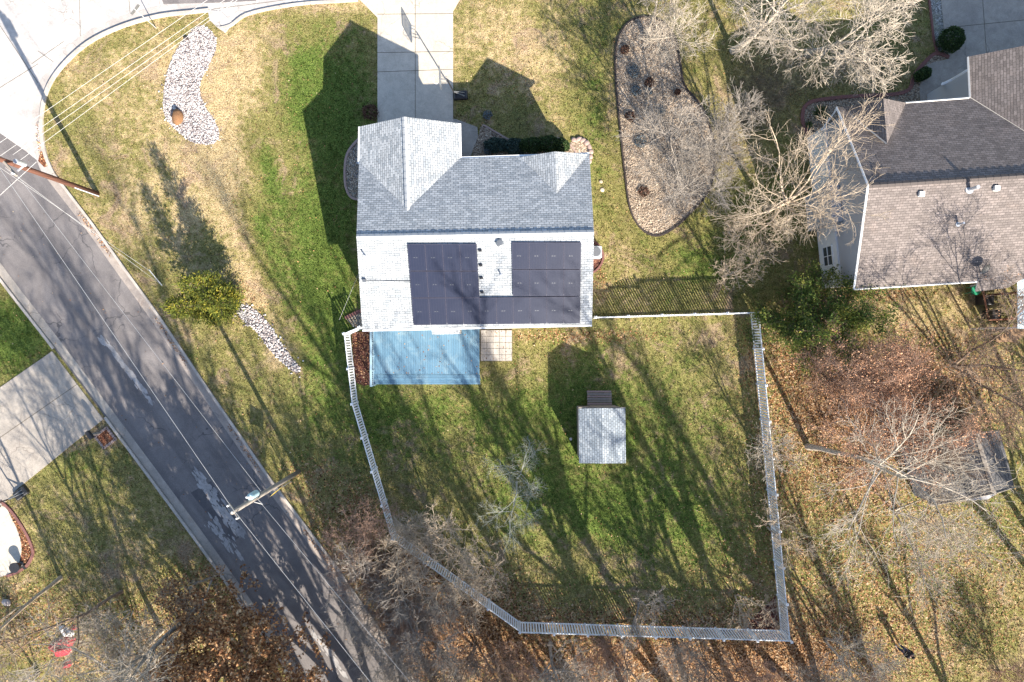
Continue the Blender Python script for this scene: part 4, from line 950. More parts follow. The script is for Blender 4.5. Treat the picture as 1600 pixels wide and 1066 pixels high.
for j, (rr_, hh_) in enumerate(((0.02, 0.0), (0.15, .015), (0.28, .06), (0.30, .08))):
    for k in range(18):
        a = 2 * math.pi * k / 18; vs.append(cdz + (ux * math.cos(a) + uy * math.sin(a)) * rr_ + dn * hh_)
for j in range(3):
    for k in range(18): fs.append((j * 18 + k, j * 18 + (k + 1) % 18, (j + 1) * 18 + (k + 1) % 18, (j + 1) * 18 + k))
mb = MB(); mb.add(vs, fs); mb.build('satellite_dish', M['black'], nb)
# bump of roof over the rear porch + deck with rails and canopy
slab('porch_roof', [ln_(p) for p in (P(1528, 436, 4.66), P(1600, 426, 4.66), P(1598, 436, 4.5), P(1574, 450, 4.45), P(1524, 456, 4.45))], M['shingle_brown'], M['trim'], nb, thick=0.1, lift=0.05)
ndk = empty('neighbour_deck', P(1570, 490), 'brown timber deck with stairs behind the brown-roofed house', 'deck'); nk = Vector(ndk.location)
def lk(p): return (p[0] - nk.x, p[1] - nk.y, p[2])
mb = MB()
for k in range(22):
    c = P(1554 + 3.6 * k, 470); mb.box(lk((c[0], c[1], 2.4)), (0.135, 3.0, 0.04), -0.05)
mb.build('deck_board', M['wood_deck'], ndk)
mb = MB()
for z in (2.62, 3.3):
    mb.tube([lk(P(1536, 455, z)), lk(P(1545, 500, z)), lk(P(1640, 494, z))], 0.06, 4)
for k in range(26): 
    q = lk(P(1545 + 3.4 * k, 500 - .22 * k, 2.3)); mb.box((q[0], q[1], 2.85), (0.04, 0.04, 1.0))
mb.build('railing', M['wood_red'], ndk)
for a, b in ((1540, 462), (1547, 500), (1592, 496), (1640, 492)):
    q = lk(P(a, b)); MB().box((q[0], q[1], 1.7), (0.13, 0.13, 3.4)).build('post', M['wood_red'], ndk)
mb = MB()
for k in range(9):
    q = lk(P(1560, 506 + k * 3.2)); mb.box((q[0] + 0.4, q[1], 2.2 - k * 0.26), (1.3, 0.26, 0.05))
mb.build('stair', M['wood_deck'], ndk)
cn = empty('canopy', P(1640, 478), 'pale corrugated canopy over the edge of the brown deck', 'canopy'); cv = Vector(cn.location)
slab('canopy_sheet', [(p[0] - cv.x, p[1] - cv.y, p[2]) for p in (P(1590, 436, 4.5), P(1760, 426, 4.5), P(1762, 510, 4.2), P(1590, 514, 4.2))], M['cyan'], M['white'], cn, thick=0.05)
for a, b in ((1592, 438), (1592, 512), (1700, 508)): q = P(a, b, 4.2); MB().box((q[0] - cv.x, q[1] - cv.y, 2.1), (0.1, 0.1, 4.15)).build('post', M['white'], cn)
# things under the deck edge
gt = empty('round_table', P(1513, 455), 'small green round table at the back corner of the brown-roofed house', 'table')
MB().tube([(0, 0, .70), (0, 0, .74)], 0.30, 20).build('table_top', M['green_tbl'], gt)
for k in range(4):
    a = k * math.pi / 2 + .6; MB().tube([(.2 * math.cos(a), .2 * math.sin(a), .7), (.26 * math.cos(a), .26 * math.sin(a), 0)], 0.02, 6).build('leg', M['green_tbl'], gt)
for (a, b), lab in (((1530, 470), 'left black lidded bin under the brown deck edge'), ((1541, 492), 'lower black lidded bin under the brown deck edge')):
    e = empty('rubbish_bin', P(a, b), lab, 'bin', 'bins by the brown deck')
    MB().box((0, 0, .45), (.5, .55, .9), taper=1.12).build('body', M['black'], e); MB().box((0, 0, .95), (.6, .64, .07), taper=.9).build('lid', M['black'], e, bevel=.02)

# --- old barn shed at the east edge
barn = empty('barn_shed', P(1500, 730), 'dark-roofed gable shed half hidden by pale twigs near the east edge', 'shed'); bv = Vector(barn.location)
WE0, WE1, RI0, RI1, EE0, EE1 = [Vector(P(*p)) for p in ((1427, 701, 1.9), (1453, 790, 1.9), (1526, 677, 3.6), (1554, 771, 3.6), (1562, 673, 1.9), (1585, 761, 1.9))]
sb = lambda p: tuple(Vector(p) - bv)
slab('roof', [sb(p) for p in (WE0, RI0, RI1, WE1)], M['shingle_old'], M['trim'], barn, thick=0.10)['label'] = 'dark west slope striped by branch shadows'
slab('roof', [sb(p) for p in (EE0, RI0, RI1, EE1)], M['shingle_old'], M['trim'], barn, thick=0.10)
ridge_cap('ridge_cap', Vector(sb(RI0)), Vector(sb(RI1)), M['wood_grey'], barn)
for a, b in ((WE0, RI0), (RI0, EE0), (WE1, RI1), (RI1, EE1)):
    MB().tube([Vector(sb(a)) + Vector((0, 0, .02)), Vector(sb(b)) + Vector((0, 0, .02))], 0.055, 4).build('rake_trim', M['wood_grey'], barn)
dlen = (WE1 - WE0).normalized() * .15; dwid = (EE0 - WE0).normalized() * .2
ftb = [WE0 + dlen + dwid, EE0 + dlen - dwid, EE1 - dlen - dwid, WE1 - dlen + dwid]; ftb = [((p - bv).x, (p - bv).y) for p in ftb]
wall_block('wall', ftb, 1.86, M['siding'], barn, (0, 2, 3.35))
wx_, wy_ = (ftb[0][0] + ftb[1][0]) / 2, (ftb[0][1] + ftb[1][1]) / 2; angb = math.atan2(ftb[1][1] - ftb[0][1], ftb[1][0] - ftb[0][0])
MB().box((wx_ - .03 * math.sin(angb), wy_ + .05 * math.cos(angb), 1.0), (1.6, .06, 1.9), angb).build('door', M['wood_grey'], barn)

# ------------------------------------------------------------------ fence
FEN = [((570, 512), (547, 522), 'short white picket fence stub joining the house to the west fence', 1.6),
       ((547, 522), (559, 628), 'white picket fence run beside the red mulch bed', 1.6),
       ((559, 628), (619, 832), 'long white picket fence run down the west side of the back yard', 1.6),
       ((619, 832), (812, 971), 'diagonal white picket fence run beneath the bare brush', 1.6),
       ((812, 971), (1219, 984), 'white picket fence run along the south end of the yard', 1.75),
       ((1219, 984), (1172, 490), 'long white picket fence run down the east side of the yard', 1.6),
       ((1172, 490), (927, 497), 'white picket fence run from the house to the northeast corner', 1.7)]
cap_v = []
def fence_run(a, b, label, hh):
    A, B = Vector(P(*a)), Vector(P(*b)); root = empty('picket_fence', A, label, 'fence', 'white picket fence around the back yard')
    d = (B - A); Lg = d.length; d.normalize(); ang = math.atan2(d.y, d.x); nb_ = max(1, round(Lg / 2.2)); bay = Lg / nb_
    north = a == (1172, 490)
    def top(s):      # scalloped top of the north run near the house
        if not north: return hh
        q = (Lg - s); return 1.25 + (hh - 1.25) * min(1, max(0, (q - 1.7) / 1.6)) if q < 3.3 else hh + 0.03 * math.sin(q * 2.6)
    for k in range(nb_ + 1):
        if k == 0 and label.startswith(('white picket fence run beside', 'long', 'diagonal', 'white picket fence run along', 'white picket fence run from')): continue
        s = k * bay; p = d * s; t = top(s) + 0.08
        m1 = MB().box((p.x, p.y, t / 2), (0.11, 0.11, t), ang); m1.box((p.x, p.y, t + .02), (0.15, 0.15, .05), ang); m1.box((p.x, p.y, t + .07), (0.10, 0.10, .06), ang, taper=.3)
        m1.build('post', M['fence'], root)
    for k in range(nb_):
        mp_ = MB(); n = max(3, int(bay / 0.175))
        for q in range(n):
            s = k * bay + 0.08 + (q + .5) * (bay - .16) / n; p = d * s; t = top(s)
            mp_.box((p.x, p.y, t / 2 + .03), (0.102, 0.022, t - .06), ang)
        for zf in (0.10, 0.94):
            s = (k + .5) * bay; p = d * s; t = min(top(s - bay * .4), top(s + bay * .4))
            mp_.box((p.x, p.y, t * zf), (bay - .1, 0.055, 0.09), ang)
        mp_.build('picket_panel', M['fence'], root)
for f in FEN: fence_run(*f)

# ------------------------------------------------------------------ poles, wires, street furniture
def wire(pts, r, label, sag=0.0, mat='wire', n=14):
    a, b = Vector(pts[0]), Vector(pts[1]); q = []
    for i in range(n + 1):
        t = i / n; p = a.lerp(b, t); p.z -= sag * 4 * t * (1 - t); q.append(p)
    root = MB().tube(q, r, 4).build('power_line', M[mat]); return tag(root, label, 'wire', 'overhead wires')
up = empty('utility_pole', P(152, 303), 'tall reddish wooden utility pole leaning over the corner of the road', 'utility pole'); uv_ = Vector(up.location)
MB().tube([(0, 0, 0), (0, 0, 5), (0, 0, 10.6)], [0.17, 0.15, 0.12], 12).build('pole', M['wood_pole'], up, smooth=True)
MB().tube([(0.10, -0.15, 0.0), (0.10, -0.15, 2.4)], 0.035, 8).build('cable_guard', M['white'], up)
ad = (Vector(P(32, 252, 8.2)) - Vector(P(4, 221, 8.2))).normalized(); angc = math.atan2(ad.y, ad.x)
for z, ln__ in ((9.6, 2.6), (8.2, 2.2)):
    c = MB().box((0, 0.0, z), (ln__, 0.11, 0.12), angc); c.build('crossarm', M['wood_grey'], up)
for z, s_ in ((9.6, -1.2), (9.6, -.45), (9.6, .45), (9.6, 1.2), (8.2, -1.0), (8.2, 1.0)):
    q = Vector((math.cos(angc) * s_, math.sin(angc) * s_, z)); MB().tube([q, q + Vector((0, 0, .22))], [0.045, .06], 8).build('insulator', M['white'], up)
MB().tube([(0.25, 0.1, 6.9), (0.25, 0.1, 7.6)], .13, 12).build('junction_box', M['galv'], up)
MB().box((0.12, -0.12, 7.0), (0.5, 0.07, 0.07), 0.7).build('bracket', M['galv'], up)
lp = empty('light_pole', P(467, 737), 'weathered pale wooden pole with transformer between the fence and road', 'utility pole'); lv = Vector(lp.location)
MB().tube([(0, 0, 0), (0, 0, 5), (0, 0, 10.5)], [0.15, 0.13, 0.11], 12).build('pole', M['wood_grey'], lp, smooth=True)
MB().box((0, 0, 10.25), (0.9, 0.10, 0.11), 2.2).build('crossarm', M['wood_grey'], lp)
for s_ in (-.38, 0, .38):
    q = Vector((math.cos(2.2) * s_, math.sin(2.2) * s_, 10.3)); MB().tube([q, q + Vector((0, 0, .22))], [0.035, .045], 8).build('insulator', M['white'], lp)
tp = Vector((0.30, 0.42, 8.6))
MB().tube([tp + Vector((0, 0, -.45)), tp + Vector((0, 0, .35)), tp + Vector((0, 0, .45))], [.18, .18, .12], 16).build('transformer', M['transformer'], lp)
MB().tube([tp + Vector((0, 0, .40)), tp + Vector((-.05, .05, .75))], .05, 8).build('bushing', M['white'], lp)
MB().tube([tp, Vector((0, 0, 8.6))], .035, 6).build('bracket', M['metal'], lp)
MB().tube([Vector((0, 0, 7.3)), Vector((.35, -.35, 7.35)), Vector((.1, -.1, 7.9))], .02, 6).build('cable_loop', M['wire'], lp)
# conductors
ptop = lambda s_, z: uv_ + Vector((math.cos(angc) * s_, math.sin(angc) * s_, z))
NEf = [P(760, -300, 9.0), P(770, -285, 9.0), P(775, -270, 9.0), P(785, -258, 9.0)]
farp = [P(302 + (302 - 0) * 1.2, 15 - 208 * 1.2, 9.6), P(322 + 322 * 1.2, 20 - 224 * 1.2, 9.6), P(330 + 310 * 1.2, 25 - 218 * 1.2, 8.2), P(337 + 305 * 1.2, 25 - 225 * 1.2, 8.2)]
nearp = [P(0, 223, 9.6), P(0, 244, 9.6), P(20, 242, 8.2), P(32, 250, 8.2)]
for k in range(4):
    wire((nearp[k], farp[k]), 0.008, ['uppermost', 'second', 'third', 'lowest'][k] + ' of the four parallel wires over the corner lawn')
wire((nearp[0], P(-140, 318, 9.6)), 0.008, 'wire leaving the utility pole towards the west'); wire((P(57, 253, 8.2), P(-120, 415, 8.0)), 0.0095, 'thin service wire crossing the road below the utility pole')
tl = lv + Vector((0, 0, 10.45)); wire((P(-8, 252, 9.7), P(364, 796, 10.6)), 0.0095, 'upper wire from the utility pole to the weathered pole over the road')
wire((P(20, 265, 7.4), P(408, 768, 7.4)), 0.008, 'lower wire from the utility pole to the weathered pole over the road')
wire((P(364, 796, 10.6), P(860, 1420, 10.6)), 0.0095, 'upper wire running on south over the asphalt road')
wire((P(404, 782, 7.4), P(860, 1330, 7.4)), 0.008, 'lower wire running on south over the asphalt road')
wire((P(8, 262, 7.7), P(253, 446, 0.0)), 0.008, 'inner guy wire from the utility pole down to the lawn')
wire((P(0, 262, 8.2), P(233, 423, 0.9)), 0.008, 'outer guy wire from the utility pole ending above the lawn')
tag(MB().tube([P(233, 422, 1.3), P(253, 446, 0.0)], 0.035, 6).build('guy_guard', M['white']), 'white plastic sleeve at the foot of the guy wires', 'guy guard')
wire((P(530, 500, 3.6), P(572, 400, 4.0)), 0.006, 'thin cable dropping from the roof edge at the southwest corner')

# diamond road sign
ds = empty('road_sign', P(455, 752), 'diamond warning sign on a thin post beside the weathered pole', 'road sign')
MB().tube([(0, 0, 0), (0, 0, 3.3)], .03, 6).build('post', M['galv'], ds)
ang_s = math.atan2(-0.72, 0.62)
c_, s_ = math.cos(ang_s), math.sin(ang_s); hw = 0.56
mb = MB(); tq = [(0, 0, 2.85 - hw), (-s_ * hw, c_ * hw, 2.85), (0, 0, 2.85 + hw), (s_ * hw, -c_ * hw, 2.85)]
f1 = [(x + c_ * .05, y + s_ * .05, z) for x, y, z in tq]; f0 = [(x + c_ * .035, y + s_ * .035, z) for x, y, z in tq]
mb.add(f1 + f0, [(0, 1, 2, 3), (7, 6, 5, 4), (0, 4, 5, 1), (1, 5, 6, 2), (2, 6, 7, 3), (3, 7, 4, 0)]); mb.m = [0, 1, 1, 1, 1, 1]; mb.build('sign_plate', [M['yellow'], M['galv']], ds)

sp2 = empty('street_sign', P(244, 44), 'thin street sign post inside the curved corner kerb', 'road sign')
MB().tube([(0, 0, 0), (0, 0, 2.6)], .03, 6).build('post', M['galv'], sp2); MB().box((0, 0, 2.45), (.75, .02, .22), .9).build('sign_plate', M['metal'], sp2)
# mailbox planter on the left verge
pl = empty('mailbox_planter', P(166, 684), 'square stone-edged planter filled with rusty leaves at the driveway corner', 'planter'); rp = math.radians(-52)
mb = MB()
for k in range(4):
    a = rp + k * math.pi / 2
    for q in np.linspace(-.42, .42, 5):
        c = Vector((math.cos(a) * .47 - math.sin(a) * q, math.sin(a) * .47 + math.cos(a) * q, .07)); mb.box(c, (.15, .18, .15), a + 0.1 * math.sin(q * 9 + k))
mb.build('stone_border', M['stone_edge'], pl, bevel=.015)
MB().box((0, 0, .05), (.82, .82, .10), rp).build('soil', M['rust_leaves'], pl)
mx = empty('mailbox', P(158, 676), 'dark mailbox on a wooden post beside the stone-edged planter', 'mailbox')
MB().box((0, 0, .55), (.12, .12, 1.1), rp).build('post', M['wood_grey'], mx)
c_, s_ = math.cos(rp), math.sin(rp)
mb = MB(); vs = []
for e in (-.27, .27):
    for k in range(9):
        a = math.pi * k / 8; y = .13 * math.cos(a); z = 1.24 + .14 * math.sin(a); vs.append((e * c_ - y * s_, e * s_ + y * c_, z))
    vs.append((e * c_ + .13 * s_, e * s_ - .13 * c_, 1.1)); vs.append((e * c_ - .13 * s_, e * s_ + .13 * c_, 1.1))
fs = [list(range(11)), list(range(21, 10, -1))] + [[i, i + 11, (i + 1) % 11 + 11, (i + 1) % 11] for i in range(11)]
mb.add(vs, fs); mb.build('box', M['black'], mx)

# basketball hoops
def hoop(px, py, label, ang, z_board=3.05):
    r = empty('basketball_hoop', P(px, py), label, 'basketball hoop', 'portable basketball hoops', rz=ang)
    MB().box((0, 0, .14), (.95, .62, .26), taper=.88).build('base', M['black'], r, bevel=.05)
    m = MB().tube([(.30, .12, .2), (-.45, 0, .9)], .03, 6); m.tube([(.30, -.12, .2), (-.45, 0, .9)], .03, 6); m.build('strut', M['metal'], r)
    MB().tube([(-.28, 0, .2), (-.42, 0, 1.0), (-.62, 0, 2.9)], .045, 8).build('pole', M['black'], r)
    m = MB()
    for z in (2.75, 3.15): m.tube([(-.60, .1, z - .1), (-.98, .1, z)], .02, 6); m.tube([(-.60, -.1, z - .1), (-.98, -.1, z)], .02, 6)
    m.build('bracket', M['metal'], r)
    m = MB()
    for y in (-.56, .56): m.box((-1.0, y, 3.2), (.05, .05, .78))
    for z in (2.83, 3.57): m.box((-1.0, 0, z), (.05, 1.16, .05))
    for y in (-.25, .25): m.box((-1.005, y, 3.10), (.03, .03, .40))
    for z in (2.92, 3.31): m.box((-1.008, 0, z), (.03, .5, .03))
    m.build('backboard_frame', M['metal'], r)
    MB().box((-1.0, 0, 3.2), (.018, 1.08, .70)).build('backboard', M['board'], r)
    m = MB(); m.tube([(-1.25 + .23 * math.cos(a), .23 * math.sin(a), 2.88) for a in np.linspace(0, 2 * math.pi, 20, endpoint=False)], .012, 6, closed=True); m.tube([(-1.0, 0, 2.88), (-1.03, 0, 2.88)], .03, 6)
    m.build('rim', M['white'], r)
    m = MB()
    for k in range(10):
        a = 2 * math.pi * k / 10; m.tube([(-1.25 + .22 * math.cos(a), .22 * math.sin(a), 2.87), (-1.25 + .13 * math.cos(a + .3), .13 * math.sin(a + .3), 2.5)], .006, 3)
    m.build('net', M['white'], r)
    return r
m_, t_, b_ = nodes('clear_backboard', 0.2, 0.5); b_.inputs['Base Color'].default_value = (.75, .8, .82, 1); b_.inputs['Alpha'].default_value = 0.45; M['board'] = m_
hoop(720, 150, 'black-based portable basketball hoop at the edge of the cream driveway', 0.05)
hoop(35, 770, 'black-based portable basketball hoop beside the tan driveway west of the road', 0.65)

# air conditioner, urn, small black box
ac = empty('air_conditioner', P(929, 396), 'square grey air conditioner against the east wall of the house', 'air conditioner')
MB().box((0, 0, .4), (.75, .75, .8)).build('casing', M['galv'], ac, bevel=.03); MB().tube([(0, 0, .8), (0, 0, .83)], .3, 18).build('fan_guard', M['metal'], ac)
ur = empty('garden_urn', P(34, 882), 'round black garden urn standing on the gravel beside the cream path', 'urn')
MB().tube([(0, 0, 0), (0, 0, .06), (0, 0, .14), (0, 0, .35), (0, 0, .62), (0, 0, .68)], [.2, .2, .10, .24, .30, .33], 18).build('body', M['black'], ur, smooth=False)
MB().tube([(0, 0, .60), (0, 0, .64)], .27, 16).build('soil', M['mulch'], ur)
tag(MB().box(P(38, 886, .06), (.2, .35, .12), .6, taper=.8).build('small_black_box', M['black']), 'small black object at the foot of the garden urn', 'garden box')  # plain tapered black box beside the urn
# red and white cloth heap
def heap(name, px, py, r, hgt, mat, label, seed, sq=1.0, rot=0.0):
    rr = np.random.default_rng(seed); n = 26; V = []; ph = rr.uniform(0, 6.28, 6)
    for i in range(n + 1):
        for j in range(n + 1):
            x = (i / n * 2 - 1); y = (j / n * 2 - 1); q = max(abs(x), abs(y)) ; d = math.hypot(x, y) or 1; k = q / d
            x, y = x * k, y * k; rad = math.hypot(x, y); a = math.atan2(y, x)
            R_ = 1 + .12 * math.sin(3 * a + ph[0]) + .08 * math.sin(5 * a + ph[1])
            z = hgt * (max(0, 1 - rad ** 2.2)) * (0.75 + .2 * math.sin(7 * x + ph[2]) + .2 * math.sin(6 * y + 3 * x + ph[3])) + .02 * abs(math.sin(13 * x + ph[4]) * math.sin(11 * y)) * (1 if rad < .95 else 0)
            X, Y = x * r * R_, y * r * R_ * sq; V.append((X * math.cos(rot) - Y * math.sin(rot), X * math.sin(rot) + Y * math.cos(rot), max(z, .005 if rad > .97 else .02)))
    Fc = [[i * (n + 1) + j, (i + 1) * (n + 1) + j, (i + 1) * (n + 1) + j + 1, i * (n + 1) + j + 1] for i in range(n) for j in range(n)]
    o = mk(name, V, Fc, M[mat], smooth=True); o.location = P(px, py); return tag(o, label, 'cloth')
heap('crumpled_cloth', 98, 1010, 0.85, .42, 'red_cloth', 'large crumpled red cloth lying under the bare trees', 3, .7, .5)
heap('crumpled_cloth', 104, 987, 0.55, .30, 'white_cloth', 'crumpled white cloth just above the red cloth', 4, .5, -.6)
heap('crumpled_cloth', 106, 1038, 0.35, .20, 'red_cloth', 'small red cloth heap below the larger red one', 5, .6, .7)
heap('crumpled_cloth', 116, 981, 0.20, .14, 'red_cloth', 'tiny red scrap beside the white cloth', 6, .8, .2)
# stump
sp_ = empty('tree_stump', P(1203, 1040), 'dark tree stump with a pale cut top below the southeast fence corner', 'tree stump')
MB().tube([(0, 0, 0), (0, 0, .25), (0, 0, .55)], [.34, .25, .22], 12).build('stump', M['bark_brown'], sp_); MB().tube([(0.03, -.02, .548), (0.03, -.02, .565)], [.17, .17], 12).build('cut_top', M['stones'], sp_)

for box, z, n_, lab, sd in (((588, 512, 749, 583), 0.575, 70, 'stray brown leaves blown over the blue deck', 31), ((752, 517, 799, 563), 0.075, 30, 'stray brown leaves on the pale paver patio', 32)):
    r = np.random.default_rng(sd); V = []
    for k in range(n_):
        c = P(box[0] + (box[2] - box[0]) * r.random(), box[1] + (box[3] - box[1]) * (1 - r.random() ** 1.6) if k % 3 else box[1] + 4 * r.random()); a = r.uniform(0, 6.28); S = r.uniform(.03, .06)
        for q in range(4): w = a + q * 1.571; V.append((c[0] + math.cos(w) * S * (1 if q % 2 else .6), c[1] + math.sin(w) * S * (1 if q % 2 else .6), z + .004 + .015 * r.random()))
    tag(mk('fallen_leaves', V, np.arange(len(V)).reshape(-1, 4), M['leaf_litter'], attrs={'rnd': ('FACE', r.random(n_))}), lab, 'leaves', None, 'stuff')
# ------------------------------------------------------------------ plants
def leafballs(n, ctr, rad, r, shell=0.55):
    d = r.normal(size=(n, 3)); d /= np.linalg.norm(d, axis=1)[:, None]; d[:, 2] = np.abs(d[:, 2]) * 1.0
    rr = r.uniform(shell, 1.0, n) ** 0.7; return ctr + d * rr[:, None] * rad
def leaf_mesh(name, pts, size, mat, parent, seed, aspect=0.55, upb=0.3, outdir=None, rnd=None):
    r = np.random.default_rng(seed); n = len(pts); s = r.uniform(size * .6, size * 1.3, n)
    u = r.normal(size=(n, 3)); 
    if outdir is not None: u = u * 0.5 + outdir
    u /= np.linalg.norm(u, axis=1)[:, None]; w = np.cross(u, r.normal(size=(n, 3))); w /= np.linalg.norm(w, axis=1)[:, None] + 1e-9
    U = u * s[:, None]; W = w * (s * aspect)[:, None]
    V = np.stack([pts - U, pts - W, pts + U, pts + W], 1).reshape(-1, 3)
    return mk(name, V, np.arange(4 * n).reshape(-1, 4), mat, parent, attrs={'rnd': ('FACE', r.random(n) if rnd is None else rnd)})
def bush(px, py, r0, h, mat, label, cat='bush', n=2600, size=0.05, name='bush', seed=1, sx=1.0, rot=0.0, group=None):
    root = empty(name, P(px, py), label, cat, group); r = np.random.default_rng(seed)
    ctr = np.array([0, 0, h * .42]); pts = leafballs(n, ctr, np.array([r0, r0 * sx, h * .58]), r, .7); 
    lump = 1 + .10 * np.sin(pts[:, 0] * 9 + seed) * np.sin(pts[:, 1] * 8 + 2) + .05 * np.sin(pts[:, 2] * 14)
    pts[:, :2] *= lump[:, None]; low = r.random(n) < .25; pts[low, 2] *= r.random(low.sum())
    if rot: c, s = math.cos(rot), math.sin(rot); pts[:, :2] = np.stack([pts[:, 0] * c - pts[:, 1] * s, pts[:, 0] * s + pts[:, 1] * c], 1)
    leaf_mesh('foliage', pts, size, M[mat], root, seed + 50)
    m = MB()
    for k in range(5):
        a = k * 1.26; m.tube([(0, 0, 0), (math.cos(a) * r0 * .3, math.sin(a) * r0 * .3 * sx, h * .5)], [.03, .012], 5)
    m.build('stem', M['bark_brown'], root); return root
bush(1477, 68, .78, 1.3, 'boxwood', 'large round clipped dark bush beside the shaded driveway', n=5200, size=.055, seed=1)
bush(1436, 120, .58, .8, 'boxwood', 'smaller oval clipped bush beside the shaded entry walk', n=3600, size=.05, seed=2, sx=.7, rot=.5)
bush(830, 231, .75, 1.2, 'boxwood', 'left dark green clipped bush touching the front gable', n=3000, size=.055, seed=3, sx=.65, group='bushes under the front gable')
bush(857, 229, .80, 1.25, 'boxwood', 'middle dark green clipped bush under the front gable', n=3200, size=.055, seed=4, sx=.65, group='bushes under the front gable')
bush(876, 231, .55, 1.1, 'boxwood', 'right dark green clipped bush under the front gable', n=2400, size=.055, seed=5, sx=.8, group='bushes under the front gable')
bush(775, 229, .85, .6, 'bluejun', 'spreading blue-green juniper nearest the front walk', 'shrub', 3000, .06, 'shrub', 6, .6)
bush(805, 231, .80, .6, 'bluejun', 'spreading blue-green juniper beside the clipped bushes', 'shrub', 2800, .06, 'shrub', 7, .7)
bush(763, 236, .30, .4, 'perennial_blue', 'small silvery plant beside the front walk', 'plant', 600, .05, 'garden_plant', 8)
bush(580, 178, .55, .6, 'perennial_red', 'dull reddish shrub in the shade beside the driveway', 'shrub', 900, .05, 'shrub', 9)
bush(762, 181, .30, .3, 'perennial_blue', 'pale low plant on the shaded lawn by the walk', 'plant', 400, .04, 'garden_plant', 10)
for k, (a, b, r0, mt, lab) in enumerate([(990, 113, .40, 'perennial_blue', 'largest grey-blue clump near the top of the island bed'), (1014, 130, .30, 'perennial_red', 'dark red clump beside the grey-blue clumps'), (994, 143, .32, 'perennial_blue', 'grey-blue clump left of the small round one'), (1013, 144, .22, 'perennial_blue', 'small round grey-blue clump under the dark red one'),
        (984, 183, .34, 'perennial_red', 'lone dark red clump near the left edge of the island bed'), (976, 79, .30, 'perennial_red', 'dark red clump at the top left of the island bed'), (1000, 222, .40, 'perennial_blue', 'faint grey clump in the middle of the island bed'), (1033, 175, .28, 'perennial_blue', 'grey clump beside the bare crown on the island bed'), (1058, 145, .2, 'perennial_red', 'small dark clump at the right edge of the island bed'), (1005, 300, .34, 'perennial_red', 'brown clump in the lower island bed')]):
    bush(a, b, r0, .28, mt, lab, 'plant', 420, .045, 'garden_plant', 60 + k, group='dormant plants in the island bed')
for (a, b, r0, lab, sd) in ((1279, 178, .62, 'large spiky yucca in the gravel before the brown-roofed house', 3), (1262, 196, .30, 'small spiky yucca beside the larger one', 4)):
    yc = empty('yucca', P(a, b), lab, 'yucca'); r = np.random.default_rng(sd); V = []; n = 150
    for k in range(n):
        az = r.uniform(0, 6.28); el = r.uniform(.25, 1.3); l_ = r0 * r.uniform(.8, 1.2); d = np.array([math.cos(az) * math.cos(el), math.sin(az) * math.cos(el), math.sin(el)]); s = np.array([-math.sin(az), math.cos(az), 0]) * .022
        V += [s, -s, d * l_ * .6 - s * .8 + [0, 0, .02], d * l_ * .6 + s * .8 + [0, 0, .02]]; V += [d * l_ * .6 + s * .8 + [0, 0, .02], d * l_ * .6 - s * .8 + [0, 0, .02], d * l_ - [0, 0, .05] - s * .1, d * l_ - [0, 0, .05] + s * .1]
    mk('leaf_blade', np.array(V) + [0, 0, .05], np.arange(len(V)).reshape(-1, 4), M['yucca'], yc, attrs={'rnd': ('FACE', np.repeat(r.random(n), 2))})

# ------------------------------------------------------------------ trees
def tubes(Pn, Rn, S=4):
    """Pn (N,K,3), Rn (N,K) -> verts, quads"""
    N_, K, _ = Pn.shape
    T = np.empty_like(Pn); T[:, 1:-1] = Pn[:, 2:] - Pn[:, :-2]; T[:, 0] = Pn[:, 1] - Pn[:, 0]; T[:, -1] = Pn[:, -1] - Pn[:, -2]
    T /= np.linalg.norm(T, axis=2, keepdims=True) + 1e-9
    ref = np.zeros((N_, 1, 3)); d0 = np.abs(T.mean(1)); ax = np.argmin(d0, 1); ref[np.arange(N_), 0, ax] = 1
    U = np.cross(T, ref); U /= np.linalg.norm(U, axis=2, keepdims=True) + 1e-9; W = np.cross(T, U)
    a = np.arange(S) * 2 * np.pi / S
    V = Pn[:, :, None, :] + Rn[:, :, None, None] * (U[:, :, None, :] * np.cos(a)[None, None, :, None] + W[:, :, None, :] * np.sin(a)[None, None, :, None])
    b = (np.arange(N_) * K * S)[:, None, None]; i = (np.arange(K - 1) * S)[None, :, None]; k = np.arange(S)[None, None, :]; k2 = (k + 1) % S
    Fc = np.stack([b + i + k, b + i + k2, b + i + S + k2, b + i + S + k], -1).reshape(-1, 4)
    return V.reshape(-1, 3), Fc

